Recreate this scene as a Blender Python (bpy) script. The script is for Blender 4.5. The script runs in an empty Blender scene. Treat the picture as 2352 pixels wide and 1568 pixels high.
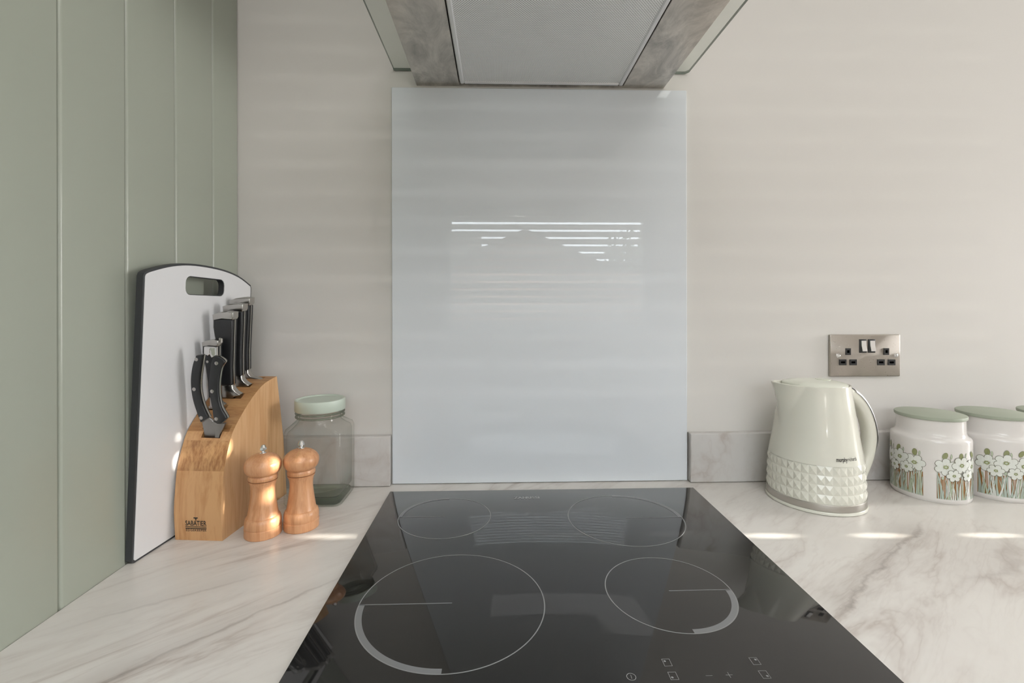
import bpy, bmesh, math, random
from mathutils import Vector, Matrix, noise
random.seed(7)
S = bpy.context.scene
COL = S.collection
PI = math.pi
ZC = 0.90                      # worktop height
XL = -0.5185                   # face of the green boarded wall
YW = 0.006                     # face of the back wall
XR = 3.0                       # right end wall
YF = -1.863                    # opposite wall with the window
HC = 2.40                      # ceiling

# ------------------------------------------------------------------ camera
cam_d = bpy.data.cameras.new('camera')
cam = bpy.data.objects.new('camera', cam_d); COL.objects.link(cam)
cam.location = (0.0, -0.9629, ZC + 0.3572)
cam.rotation_euler = (Matrix.Rotation(-0.0297, 3, 'Z') @ Matrix.Rotation(PI/2, 3, 'X') @ Matrix.Rotation(-0.002, 3, 'Z')).to_euler()
cam_d.sensor_fit = 'HORIZONTAL'; cam_d.sensor_width = 36.0
cam_d.lens = 1092.79 / 2352 * 36.0
cam_d.shift_y = -(784 - 704.14) / 2352
cam_d.clip_start = 0.02; cam_d.clip_end = 200
S.camera = cam

# ------------------------------------------------------------------ world, sun, lamps, exposure
w = bpy.data.worlds.new('overcast_sky'); S.world = w; w.use_nodes = True
bgn = w.node_tree.nodes['Background']
bgn.inputs['Color'].default_value = (0.86, 0.93, 1.0, 1); bgn.inputs['Strength'].default_value = 13.5

def lamp(name, kind, energy, color, loc, aim=None, **kw):
    d = bpy.data.lights.new(name, kind); d.energy = energy; d.color = color
    for k, v in kw.items(): setattr(d, k, v)
    o = bpy.data.objects.new(name, d); COL.objects.link(o); o.location = loc
    if aim is not None:
        o.rotation_euler = (Vector(aim)).to_track_quat('-Z', 'Y').to_euler()
    return o
EL = math.radians(14.7)
SUN_DIR = Vector((-math.cos(EL), 0.0303*math.cos(EL), -math.sin(EL)))
lamp('sun', 'SUN', 14.0, (1.0, 0.94, 0.85), (6, 0, 4), SUN_DIR, angle=math.radians(0.22))
# daylight of the window at the right end of the room
lamp('end_window_daylight', 'AREA', 32, (1.0, 0.995, 0.985), (XR-0.06, -0.36, ZC+0.60), (-1, 0.0, 0.0), shape='RECTANGLE', size=0.44, size_y=0.95)
# unseen ceiling lamp, added as fill for the room
lamp('ceiling_fill_lamp', 'AREA', 9.5, (1.0, 0.985, 0.97), (0.35, -1.25, HC-0.03), (0, 0, -1), shape='RECTANGLE', size=1.1, size_y=0.6)
# sun glinting off a window across the street
lamp('sun_glint', 'POINT', 140.0, (1.0, 0.97, 0.92), (0.40, -7.9, ZC+0.615), shadow_soft_size=0.03)

S.view_settings.view_transform = 'Standard'; S.view_settings.look = 'None'
S.view_settings.exposure = 0.0; S.view_settings.gamma = 1.0
S.view_settings.use_curve_mapping = False
try:
    S.cycles.max_bounces = 16; S.cycles.transparent_max_bounces = 48; S.cycles.transmission_bounces = 10; S.cycles.glossy_bounces = 6
    S.cycles.sample_clamp_indirect = 4.0
except Exception: pass

# ------------------------------------------------------------------ helpers
def V3(x, y, z): return Vector((x, y, z))
def obj(name, bm, mats, parent=None, smooth=True, angle=35, recalc=True):
    me = bpy.data.meshes.new(name)
    if isinstance(bm, bpy.types.Mesh): me = bm
    else:
        if recalc: bmesh.ops.recalc_face_normals(bm, faces=bm.faces[:])
        if smooth:
            lim = math.radians(angle)
            for f in bm.faces: f.smooth = True
            for e in bm.edges:
                if len(e.link_faces) == 2:
                    if e.calc_face_angle(0) > lim: e.smooth = False
        bm.to_mesh(me); bm.free()
        for m in (mats if isinstance(mats, (list, tuple)) else [mats]): me.materials.append(m)
    o = bpy.data.objects.new(name, me); COL.objects.link(o)
    if parent is not None: o.parent = parent
    return o
def tag(o, label=None, cat=None, group=None, kind=None):
    if label: o['label'] = label
    if cat: o['category'] = cat
    if group: o['group'] = group
    if kind: o['kind'] = kind
    return o
def empty(name, loc, rz=0.0):
    o = bpy.data.objects.new(name, None); COL.objects.link(o); o.location = loc; o.rotation_euler = (0, 0, rz)
    o.empty_display_size = 0.05
    return o
def share(name, src, parent, loc=(0,0,0), rot=(0,0,0)):
    o = bpy.data.objects.new(name, src.data); COL.objects.link(o); o.parent = parent; o.location = loc; o.rotation_euler = rot
    return o
def copy_tree(o, parent=None):
    c = o.copy(); COL.objects.link(c)
    if parent is not None: c.parent = parent
    for ch in list(o.children): copy_tree(ch, c)
    return c
def box(bm, a, b, bev=0.0, seg=2, mi=0):
    ps = [(x, y, z) for x in (a[0], b[0]) for y in (a[1], b[1]) for z in (a[2], b[2])]
    vs = [bm.verts.new(p) for p in ps]
    fs = [bm.faces.new([vs[i] for i in q]) for q in ((0,1,3,2),(4,6,7,5),(0,4,5,1),(2,3,7,6),(0,2,6,4),(1,5,7,3))]
    for f in fs: f.material_index = mi
    bmesh.ops.recalc_face_normals(bm, faces=fs)
    if bev > 0:
        es = list({e for f in fs for e in f.edges})
        r = bmesh.ops.bevel(bm, geom=es, offset=bev, segments=seg, profile=0.5, affect='EDGES')
        for f in r['faces']: f.material_index = mi
    return fs
def lathe(bm, prof, n=48, c=(0,0), sx=1.0, sy=1.0, mi=0, z0=0.0):
    rings = []
    for r, z in prof:
        if r <= 1e-6: rings.append([bm.verts.new((c[0], c[1], z+z0))])
        else: rings.append([bm.verts.new((c[0]+r*sx*math.cos(2*PI*k/n), c[1]+r*sy*math.sin(2*PI*k/n), z+z0)) for k in range(n)])
    for A, B in zip(rings, rings[1:]):
        for k in range(n):
            q = [A[k % len(A)], A[(k+1) % len(A)], B[(k+1) % len(B)], B[k % len(B)]]
            u = []
            for v in q:
                if v not in u: u.append(v)
            if len(u) > 2:
                f = bm.faces.new(u); f.material_index = mi
    return rings
def prism(bm, pts, t0, t1, axis='y', bev=0.0, seg=2, mi=0, both=True):
    """polygon pts (p,q) extruded; axis y: p->x q->z, axis x: p->y q->z, axis z: p->x q->y"""
    def P(p, q, t):
        return {'y': (p, t, q), 'x': (t, p, q), 'z': (p, q, t)}[axis]
    A = [bm.verts.new(P(p, q, t0)) for p, q in pts]; B = [bm.verts.new(P(p, q, t1)) for p, q in pts]
    n = len(pts)
    fa = bm.faces.new(A); fb = bm.faces.new(B[::-1])
    fs = [fa, fb] + [bm.faces.new([A[i], B[i], B[(i+1) % n], A[(i+1) % n]]) for i in range(n)]
    for f in fs: f.material_index = mi
    bmesh.ops.recalc_face_normals(bm, faces=fs)
    if bev > 0:
        es = list(fa.edges) + list(fb.edges)
        r = bmesh.ops.bevel(bm, geom=es, offset=bev, segments=seg, profile=0.5, affect='EDGES')
        for f in r['faces']: f.material_index = mi
    return fs
def tube(bm, path, rad, n=10, mi=0, cap=True):
    path = [Vector(p) for p in path]; rings = []
    up = None
    for i, p in enumerate(path):
        d = (path[min(i+1, len(path)-1)] - path[max(i-1, 0)]).normalized()
        if up is None:
            up = d.orthogonal().normalized()
        else:
            up = (up - d*up.dot(d)).normalized()
        s = d.cross(up); r = rad[i] if isinstance(rad, (list, tuple)) else rad
        rings.append([bm.verts.new(p + (up*math.cos(2*PI*k/n) + s*math.sin(2*PI*k/n))*r) for k in range(n)])
    for A, B in zip(rings, rings[1:]):
        for k in range(n):
            f = bm.faces.new([A[k], A[(k+1) % n], B[(k+1) % n], B[k]]); f.material_index = mi
    if cap:
        for R in (rings[0][::-1], rings[-1]):
            f = bm.faces.new(R); f.material_index = mi
def text_mesh(txt, size, bold=0.0, ext=0.0, sx=1.0, spacing=1.0):
    c = bpy.data.curves.new('lettering', 'FONT'); c.body = txt; c.size = size; c.offset = bold; c.extrude = ext
    c.align_x = 'CENTER'; c.align_y = 'CENTER'; c.resolution_u = 3; c.space_character = spacing
    o = bpy.data.objects.new('lettering_source', c); COL.objects.link(o)
    dg = bpy.context.evaluated_depsgraph_get(); dg.update()
    me = bpy.data.meshes.new_from_object(o.evaluated_get(dg))
    bpy.data.objects.remove(o); bpy.data.curves.remove(c)
    bm = bmesh.new(); bm.from_mesh(me); bpy.data.meshes.remove(me)
    for v in bm.verts: v.co.x *= sx
    return bm
def smoothpath(pts, n=6):
    """Catmull-Rom through 2D/3D points"""
    P = [Vector(p) for p in pts]; out = []
    for i in range(len(P)-1):
        p0, p1, p2, p3 = P[max(i-1, 0)], P[i], P[i+1], P[min(i+2, len(P)-1)]
        for k in range(n):
            t = k/n
            out.append(0.5*((2*p1) + (p2-p0)*t + (2*p0-5*p1+4*p2-p3)*t*t + (3*p1-p0-3*p2+p3)*t**3))
    out.append(P[-1])
    return out

# ------------------------------------------------------------------ materials
def mat(name, col=(0.8,0.8,0.8), rough=0.5, metal=0.0, coat=0.0, coat_rough=0.03, ior=1.5, trans=0.0, spec=None, aniso=0.0):
    m = bpy.data.materials.new(name); m.use_nodes = True
    b = m.node_tree.nodes['Principled BSDF']
    b.inputs['Base Color'].default_value = (*col, 1); b.inputs['Roughness'].default_value = rough
    b.inputs['Metallic'].default_value = metal; b.inputs['IOR'].default_value = ior
    b.inputs['Coat Weight'].default_value = coat; b.inputs['Coat Roughness'].default_value = coat_rough
    b.inputs['Transmission Weight'].default_value = trans
    b.inputs['Anisotropic'].default_value = aniso
    if spec is not None: b.inputs['Specular IOR Level'].default_value = spec
    return m
class N:
    """small node helper"""
    def __init__(s, m): s.t = m.node_tree; s.b = s.t.nodes['Principled BSDF']
    def new(s, typ, **kw):
        n = s.t.nodes.new(typ)
        for k, v in kw.items(): setattr(n, k, v)
        return n
    def link(s, a, b): s.t.links.new(a, b)
    def coord(s, kind='Object'): return s.new('ShaderNodeTexCoord').outputs[kind]
    def mapping(s, vec, scale=(1,1,1), rot=(0,0,0), loc=(0,0,0)):
        n = s.new('ShaderNodeMapping'); s.link(vec, n.inputs['Vector'])
        n.inputs['Scale'].default_value = scale; n.inputs['Rotation'].default_value = rot; n.inputs['Location'].default_value = loc
        return n.outputs[0]
    def noise(s, vec, scale, detail=3, rough=0.5, dist=0.0, out='Fac'):
        n = s.new('ShaderNodeTexNoise'); s.link(vec, n.inputs['Vector'])
        n.inputs['Scale'].default_value = scale; n.inputs['Detail'].default_value = detail
        n.inputs['Roughness'].default_value = rough; n.inputs['Distortion'].default_value = dist
        return n.outputs[out]
    def math(s, op, a, b=None, c=None, clamp=False):
        n = s.new('ShaderNodeMath', operation=op); n.use_clamp = clamp
        for i, x in enumerate((a, b, c)):
            if x is None: continue
            if isinstance(x, (int, float)): n.inputs[i].default_value = x
            else: s.link(x, n.inputs[i])
        return n.outputs[0]
    def ramp(s, fac, stops):
        n = s.new('ShaderNodeValToRGB'); s.link(fac, n.inputs[0]); e = n.color_ramp.elements
        while len(e) < len(stops): e.new(0.5)
        for el, (p, c) in zip(e, stops):
            el.position = p; el.color = (*c, 1) if len(c) == 3 else c
        return n.outputs[0]
    def mix(s, fac, a, b, blend='MIX'):
        n = s.new('ShaderNodeMix', data_type='RGBA', blend_type=blend)
        for i, x in ((0, fac), (6, a), (7, b)):
            if isinstance(x, (int, float)): n.inputs[i].default_value = x
            elif isinstance(x, tuple): n.inputs[i].default_value = (*x, 1)
            else: s.link(x, n.inputs[i])
        return n.outputs[2]
    def bump(s, h, strength=0.1, dist=0.001):
        n = s.new('ShaderNodeBump'); s.link(h, n.inputs['Height']); n.inputs['Strength'].default_value = strength; n.inputs['Distance'].default_value = dist
        s.link(n.outputs[0], s.b.inputs['Normal'])
    def base(s, c): s.link(c, s.b.inputs['Base Color'])

def paint(name, col, rough=0.6, var=0.02, bump=0.08):
    m = mat(name, col, rough); k = N(m); co = k.coord()
    n = k.noise(co, 3.0, 4)
    k.base(k.mix(n, tuple(c*(1-var) for c in col), tuple(min(1, c*(1+var)) for c in col)))
    k.bump(k.noise(co, 260.0, 3), bump, 0.0006)
    return m
M = {}
M['wall'] = paint('cream_wall_paint', (0.70, 0.676, 0.646), 0.62)
M['ceiling'] = paint('white_ceiling_paint', (0.86, 0.85, 0.83), 0.8)
M['sage'] = paint('sage_green_paint', (0.335, 0.355, 0.30), 0.26, 0.02, 0.05)
M['floor'] = paint('grey_vinyl', (0.42, 0.39, 0.35), 0.5, 0.1)
M['trim'] = mat('white_gloss_trim', (0.85, 0.85, 0.84), 0.3)
M['slat'] = mat('white_blind_slat', (0.82, 0.82, 0.80), 0.4)
M['cord'] = mat('white_cord', (0.8, 0.8, 0.78), 0.7)

def marble(name='marble_laminate', ca=(0.715, 0.68, 0.635), cb=(0.77, 0.745, 0.71)):
    m = mat(name, (0.8, 0.78, 0.75), 0.30, spec=0.45); k = N(m); co = k.coord()
    A = math.radians(-38)
    v1 = k.mapping(co, (1, 1, 1), (0, 0, A))
    st = k.mapping(v1, (1.6, 7.5, 3.0))
    warp = k.noise(co, 5.0, 4, 0.55)
    n1 = k.noise(st, 1.55, 5, 0.58, 0.55)
    r1 = k.math('ABSOLUTE', k.math('SUBTRACT', n1, 0.5))
    veins = k.ramp(r1, [(0.0, (1,1,1)), (0.016, (0.55,)*3), (0.06, (0.10,)*3), (0.12, (0,0,0))])
    n2 = k.noise(k.mapping(v1, (3.2, 17.0, 6.0), loc=(3.1, 1.7, 0)), 1.7, 4, 0.6, 0.4)
    r2 = k.math('ABSOLUTE', k.math('SUBTRACT', n2, 0.5))
    fine = k.ramp(r2, [(0.0, (0.7,)*3), (0.02, (0.25,)*3), (0.05, (0,0,0))])
    patch = k.ramp(k.noise(k.mapping(v1, (2.2, 4.2, 3), loc=(7, 2, 0)), 1.9, 5, 0.6, 0.3), [(0.40, (0,0,0)), (0.66, (1,1,1))])
    vm = k.math('MULTIPLY', veins, k.math('MULTIPLY_ADD', patch, 0.85, 0.10))
    fm = k.math('MULTIPLY', fine, k.math('MULTIPLY_ADD', patch, 0.45, 0.08))
    cloud = k.ramp(k.noise(k.mapping(v1, (1.6, 3.2, 2), loc=(1, 5, 0)), 3.2, 5, 0.65), [(0.45, (0,0,0)), (0.75, (1,1,1))])
    base = k.mix(k.noise(co, 2.5, 3), ca, cb)
    base = k.mix(k.math('MULTIPLY', cloud, 0.26), base, (0.54, 0.485, 0.45))
    c = k.mix(k.math('MULTIPLY', vm, 0.62), base, (0.36, 0.29, 0.25))
    c = k.mix(k.math('MULTIPLY', fm, 0.55), c, (0.38, 0.31, 0.27))
    # the long printed veins of the sheet: polyline-like bands across the grain
    sep = k.new('ShaderNodeSeparateXYZ'); k.link(co, sep.inputs[0])
    X, Y = sep.outputs[0], sep.outputs[1]
    wob = k.math('SUBTRACT', k.noise(co, 11.0, 5, 0.6), 0.5)
    wob2 = k.math('SUBTRACT', k.noise(co, 38.0, 4, 0.6), 0.5)
    for (x0, y0, x1, y1, wd, amt, amp) in ((-0.43, -0.545, -0.19, -0.31, 0.0055, 0.75, 0.030), (-0.50, -0.43, -0.30, -0.305, 0.006, 0.5, 0.03),
                                      (0.36, -0.445, 0.72, -0.185, 0.007, 0.95, 0.055), (0.56, -0.40, 0.80, -0.25, 0.020, 0.40, 0.12), (-0.44, -0.29, -0.24, -0.22, 0.004, 0.35, 0.03)):
        dx, dy = x1-x0, y1-y0; L = math.hypot(dx, dy); ux, uy = dx/L, dy/L
        px = k.math('SUBTRACT', X, x0); py = k.math('SUBTRACT', Y, y0)
        al = k.math('ADD', k.math('MULTIPLY', px, ux), k.math('MULTIPLY', py, uy))
        pe = k.math('SUBTRACT', k.math('MULTIPLY', py, ux), k.math('MULTIPLY', px, uy))
        pe = k.math('ADD', k.math('MULTIPLY_ADD', wob, amp, pe), k.math('MULTIPLY', wob2, amp*0.22))
        band = k.math('SUBTRACT', 1.0, k.math('DIVIDE', k.math('ABSOLUTE', pe), wd), clamp=True)
        wide = k.math('MULTIPLY', k.math('SUBTRACT', 1.0, k.math('DIVIDE', k.math('ABSOLUTE', k.math('SUBTRACT', pe, wd)), wd*4.5), clamp=True), 0.40)
        f = k.math('MAXIMUM', band, wide)
        ends = k.math('MULTIPLY', k.math('MULTIPLY', al, 14.0, clamp=True), k.math('MULTIPLY', k.math('SUBTRACT', L, al), 14.0, clamp=True))
        f = k.math('MULTIPLY', k.math('MULTIPLY', f, ends), k.math('MULTIPLY_ADD', wob, 1.3, 0.75, clamp=True))
        c = k.mix(k.math('MULTIPLY', f, amt), c, (0.30, 0.26, 0.235))
    k.base(c)
    return m
M['marble'] = marble()
M['marble_shaded'] = marble('shaded_marble_laminate', (0.56, 0.54, 0.525), (0.66, 0.64, 0.62))  # worktop laminate again, with the upstand's shade put into a darker base colour

def wood(name, c0, c1, grain=(40, 40, 3), rough=0.38, rot=(0,0,0), streak=0.5, coat=0.0, ring=0.0):
    m = mat(name, c0, rough, coat=coat, coat_rough=0.2); k = N(m); co = k.coord()
    v = k.mapping(co, grain, rot)
    n1 = k.noise(v, 1.6, 4, 0.6, 0.8); n2 = k.noise(k.mapping(v, (4, 4, 1.5)), 2.2, 3, 0.6)
    f = k.math('ADD', k.math('MULTIPLY', n1, 0.75), k.math('MULTIPLY', n2, 0.35))
    c = k.ramp(f, [(0.43, c1), (0.62, c0)])
    k.base(c); k.bump(n2, 0.05, 0.0005)
    return m
M['mill'] = wood('beech_wood', (0.63, 0.325, 0.165), (0.51, 0.23, 0.10), (60, 60, 6), 0.36, coat=0.25)
M['block'] = wood('rubberwood', (0.61, 0.345, 0.160), (0.49, 0.245, 0.098), (34, 34, 5), 0.42)
M['block_dark'] = wood('rubberwood_band', (0.56, 0.31, 0.135), (0.33, 0.145, 0.052), (42, 42, 4), 0.42, (0, math.radians(24), 0))
M['block_side'] = wood('rubberwood_side', (0.66, 0.405, 0.21), (0.56, 0.31, 0.14), (30, 50, 4), 0.42)
M['block_top'] = wood('rubberwood_top', (0.50, 0.275, 0.115), (0.36, 0.17, 0.065), (9, 60, 30), 0.42)
M['ink'] = mat('black_print', (0.02, 0.018, 0.016), 0.6)
M['steel'] = mat('polished_steel', (0.50, 0.485, 0.465), 0.24, 1.0)
M['dull_steel'] = mat('dull_blade_steel', (0.30, 0.295, 0.29), 0.35, 1.0)
M['chrome'] = mat('chrome', (0.80, 0.80, 0.80), 0.06, 1.0)
def brushed(name, col, rough, scale=(2, 300, 300), radial=False, blotch=0.0):
    m = mat(name, col, rough, 1.0, aniso=0.9 if radial else 0.0); k = N(m); co = k.coord()
    n = k.noise(k.mapping(co, scale), 1.5, 3, 0.6)
    r = k.math('MULTIPLY_ADD', n, 0.16, rough-0.08)
    if blotch:
        b = k.noise(k.mapping(co, (9, 4, 9)), 2.0, 6, 0.7, 1.0)
        r = k.math('ADD', r, k.math('MULTIPLY', k.math('SUBTRACT', b, 0.5), blotch))
        b = k.ramp(b, [(0.36, (0,0,0)), (0.66, (1,1,1))]); k.base(k.mix(b, tuple(c*0.66 for c in col), tuple(min(1, c*1.25) for c in col)))
    k.link(r, k.b.inputs['Roughness'])
    k.bump(n, 0.04, 0.0003)
    if radial:
        k.b.inputs['Anisotropic Rotation'].default_value = 0.25
        tg = k.new('ShaderNodeTangent', direction_type='RADIAL', axis='Y'); k.link(tg.outputs[0], k.b.inputs['Tangent'])
    return m
M['hood_steel'] = brushed('smeared_brushed_steel', (0.60, 0.565, 0.525), 0.42, (300, 2, 300), blotch=0.5)
M['socket_steel'] = brushed('brushed_nickel', (0.45, 0.415, 0.375), 0.30, (200, 200, 200), radial=True)
M['ring_steel'] = brushed('brushed_band', (0.55, 0.53, 0.50), 0.30, (3, 3, 400))
M['aluminium'] = mat('satin_aluminium', (0.80, 0.80, 0.81), 0.42, 0.55)
M['dark'] = mat('dark_cavity', (0.02, 0.02, 0.02), 0.7)
M['pit'] = mat('black_pit', (0.002, 0.002, 0.002), 0.9, spec=0.0)
M['black_plastic'] = mat('black_plastic', (0.016, 0.016, 0.017), 0.42)
M['handle_black'] = mat('black_handle_plastic', (0.018, 0.019, 0.021), 0.36, spec=0.5)
M['board_white'] = mat('white_board_plastic', (0.70, 0.70, 0.71), 0.42)
M['board_edge'] = mat('charcoal_rubber_edge', (0.035, 0.037, 0.04), 0.5)
M['splash'] = mat('white_back_painted_glass', (0.735, 0.77, 0.81), 0.28, coat=1.0, coat_rough=0.0, spec=0.0)
M['splash_edge'] = mat('ground_glass_edge', (0.62, 0.70, 0.68), 0.25, spec=0.6)
M['hob'] = mat('black_ceramic_glass', (0.016, 0.0158, 0.0158), 0.035, spec=0.66)
M['hob_print'] = mat('grey_hob_print', (0.185, 0.19, 0.195), 0.05, spec=0.66)
M['hob_text'] = mat('hob_lettering_print', (0.34, 0.35, 0.35), 0.05, spec=0.66)
M['hob_line'] = mat('light_hob_print', (0.23, 0.235, 0.235), 0.05, spec=0.66)
M['cream'] = mat('cream_gloss_plastic', (0.74, 0.73, 0.645), 0.14, coat=0.3)
M['cream_in'] = mat('cream_lid_plastic', (0.77, 0.785, 0.69), 0.25)
M['ceramic'] = mat('white_glazed_ceramic', (0.77, 0.74, 0.715), 0.12, coat=0.3)
M['sage_lid'] = paint('sage_painted_lid', (0.36, 0.395, 0.315), 0.55, 0.03, 0.1)
M['jar_lid'] = mat('pale_green_lid', (0.53, 0.60, 0.52), 0.35)
def glassmat(name, col, rough=0.0, ior=1.5):
    m = mat(name, col, rough, ior=ior, trans=1.0)
    return m
def thin_glass(name, tint, edge, refr=0.25):
    m = bpy.data.materials.new(name); m.use_nodes = True; t = m.node_tree; t.nodes.clear()
    k = N.__new__(N); k.t = t; k.b = None
    outn = k.new('ShaderNodeOutputMaterial')
    lw = k.new('ShaderNodeLayerWeight'); lw.inputs['Blend'].default_value = 0.5
    col = k.mix(k.math('POWER', lw.outputs['Facing'], 7.0), tint, edge)
    tr = k.new('ShaderNodeBsdfTransparent'); k.link(col, tr.inputs['Color'])
    rf = k.new('ShaderNodeBsdfRefraction'); k.link(col, rf.inputs['Color']); rf.inputs['IOR'].default_value = 1.48; rf.inputs['Roughness'].default_value = 0.0
    gl = k.new('ShaderNodeBsdfGlossy'); gl.inputs['Roughness'].default_value = 0.02
    fr = k.math('MULTIPLY_ADD', k.math('POWER', lw.outputs['Facing'], 6.0), 0.6, 0.035)
    m1 = k.new('ShaderNodeMixShader'); m1.inputs[0].default_value = refr; k.link(tr.outputs[0], m1.inputs[1]); k.link(rf.outputs[0], m1.inputs[2])
    m2 = k.new('ShaderNodeMixShader'); k.link(fr, m2.inputs[0]); k.link(m1.outputs[0], m2.inputs[1]); k.link(gl.outputs[0], m2.inputs[2])
    k.link(m2.outputs[0], outn.inputs['Surface'])
    return m
M['jar_glass'] = thin_glass('clear_green_tinted_glass', (0.997, 1.0, 0.997), (0.42, 0.53, 0.46), 0.0)
M['hood_glass'] = thin_glass('hood_glass', (0.975, 0.992, 0.975), (0.6, 0.72, 0.62), 0.1)
M['glass_edge'] = mat('dark_green_glass_edge', (0.10, 0.14, 0.11), 0.15)
M['jar_base'] = thin_glass('bottle_glass', (0.90, 0.95, 0.91), (0.45, 0.56, 0.48), 0.45)
M['pane'] = thin_glass('window_glass', (0.99, 0.995, 0.99), (0.9, 0.94, 0.92), 0.0)
M['frosted'] = mat('frosted_pane', (0.85, 0.86, 0.86), 0.6)
M['p_leaf'] = mat('print_olive_green', (0.25, 0.27, 0.12), 0.14, coat=0.3)
M['p_stem'] = mat('print_pale_green', (0.50, 0.565, 0.42), 0.14, coat=0.3)
M['p_stem2'] = mat('print_blue_green', (0.46, 0.54, 0.47), 0.14, coat=0.3)
M['p_brown'] = mat('print_brown', (0.27, 0.13, 0.035), 0.14, coat=0.3)
M['p_line'] = mat('print_outline', (0.12, 0.12, 0.07), 0.14, coat=0.3)
M['p_petal'] = mat('print_white', (0.76, 0.78, 0.73), 0.14, coat=0.3)
M['brick'] = mat('far_house_brick', (0.32, 0.20, 0.15), 0.9)
M['roof'] = mat('far_roof_tile', (0.12, 0.10, 0.09), 0.9)
M['leafy'] = mat('far_tree_leaf', (0.06, 0.10, 0.035), 0.8)
M['ground'] = mat('outside_paving', (0.30, 0.29, 0.27), 0.9)

def perforated():
    m = mat('perforated_aluminium_filter', (0.62, 0.62, 0.62), 0.36, 1.0); k = N(m); co = k.coord()
    sep = k.new('ShaderNodeSeparateXYZ'); k.link(co, sep.inputs[0])
    P = 0.0042
    u = k.math('MULTIPLY', sep.outputs[0], 2*PI/P); v = k.math('MULTIPLY', sep.outputs[1], 2*PI/(P*1.15))
    a = k.math('MULTIPLY', k.math('COSINE', u), k.math('COSINE', v))
    h = k.math('MULTIPLY_ADD', a, 0.5, 0.5)
    hole = k.ramp(h, [(0.66, (1,1,1)), (0.90, (0,0,0))])
    k.base(k.mix(hole, (0.20, 0.20, 0.195), (0.92, 0.92, 0.91)))
    k.link(k.math('MULTIPLY_ADD', hole, 0.5, 0.1), k.b.inputs['Metallic'])
    k.bump(hole, 0.55, 0.0008)
    return m
M['filter'] = perforated()

# ------------------------------------------------------------------ room shell
def struct(name, bm, m, parent=None, smooth=False):
    o = obj(name, bm, m, parent, smooth=smooth)
    if parent is None: o['kind'] = 'structure'
    return o
bm = bmesh.new(); box(bm, (XL-0.2, YF-0.12, -0.1), (XR+0.12, YW+0.12, 0.0)); struct('floor', bm, M['floor'])
bm = bmesh.new(); box(bm, (XL-0.2, YF-0.12, HC), (XR+0.12, YW+0.12, HC+0.1)); struct('ceiling', bm, M['ceiling'])
bm = bmesh.new(); box(bm, (XL-0.012, YW, 0.0), (XR+0.12, YW+0.12, HC)); struct('wall_back', bm, M['wall'])
# left wall: backing with painted tongue and groove boards
bm = bmesh.new(); box(bm, (XL-0.2, YF-0.12, 0.0), (XL-0.012, YW+0.12, HC)); wl = struct('wall_left', bm, M['sage'])
edges = [0.0045, -0.0798, -0.1808, -0.2824, -0.3842]
while edges[-1] > YF+0.11: edges.append(edges[-1]-0.1012)
edges.append(YF)
for a, b in zip(edges, edges[1:]):
    bm = bmesh.new()
    # section of one board: V-joint with a small bead on its far edge
    x0, x1, g = XL-0.012, XL, 0.0022
    sec = [(x0, b+0.0002), (x1-0.0040, b+0.0002), (x1-0.0026, b+0.0006), (x1-0.0012, b+0.0016), (x1-0.0003, b+0.0030), (x1, b+0.0046), (x1, a-0.0046), (x1-0.0003, a-0.0030), (x1-0.0012, a-0.0016), (x1-0.0026, a-0.0006), (x1-0.0040, a-0.0002), (x0, a-0.0002)]
    prism(bm, sec, 0.0, HC, axis='z')
    o = obj('board', bm, M['sage'], wl, smooth=True, angle=50)
# opposite wall with a window opening
WX0, WX1, WZ0, WZ1 = -0.325, 0.93, ZC+0.20, ZC+0.95
bm = bmesh.new()
for a, b in (((XL, 0), (WX0, HC)), ((WX1, 0), (XR, HC)), ((WX0, 0), (WX1, WZ0)), ((WX0, WZ1), (WX1, HC))):
    box(bm, (a[0], YF-0.12, a[1]), (b[0], YF, b[1]))
struct('wall_front', bm, M['wall'])
def window(name, place):
    """window frame around an opening; place maps (along, out, up) to world"""
def frame_bars(bm, bars):
    for a, b in bars: box(bm, a, b, 0.002, 1)
t = empty('window_1', (0.5*(WX0+WX1), YF-0.07, WZ0)); t['kind'] = 'structure'
ox, oy, oz = t.location
bm = bmesh.new(); fw = 0.045
frame_bars(bm, [((WX0-ox, -0.03, 0), (WX0-ox+fw, 0.03, WZ1-oz)), ((WX1-ox-fw, -0.03, 0), (WX1-ox, 0.03, WZ1-oz)),
                ((WX0-ox+fw, -0.03, 0), (WX1-ox-fw, 0.03, fw)), ((WX0-ox+fw, -0.03, WZ1-oz-fw), (WX1-ox-fw, 0.03, WZ1-oz))])
obj('window_frame', bm, M['trim'], t)
bm = bmesh.new(); box(bm, (WX0-ox+fw, -0.004, fw), (WX1-ox-fw, 0.004, WZ1-oz-fw)); obj('pane', bm, M['pane'], t)
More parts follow.
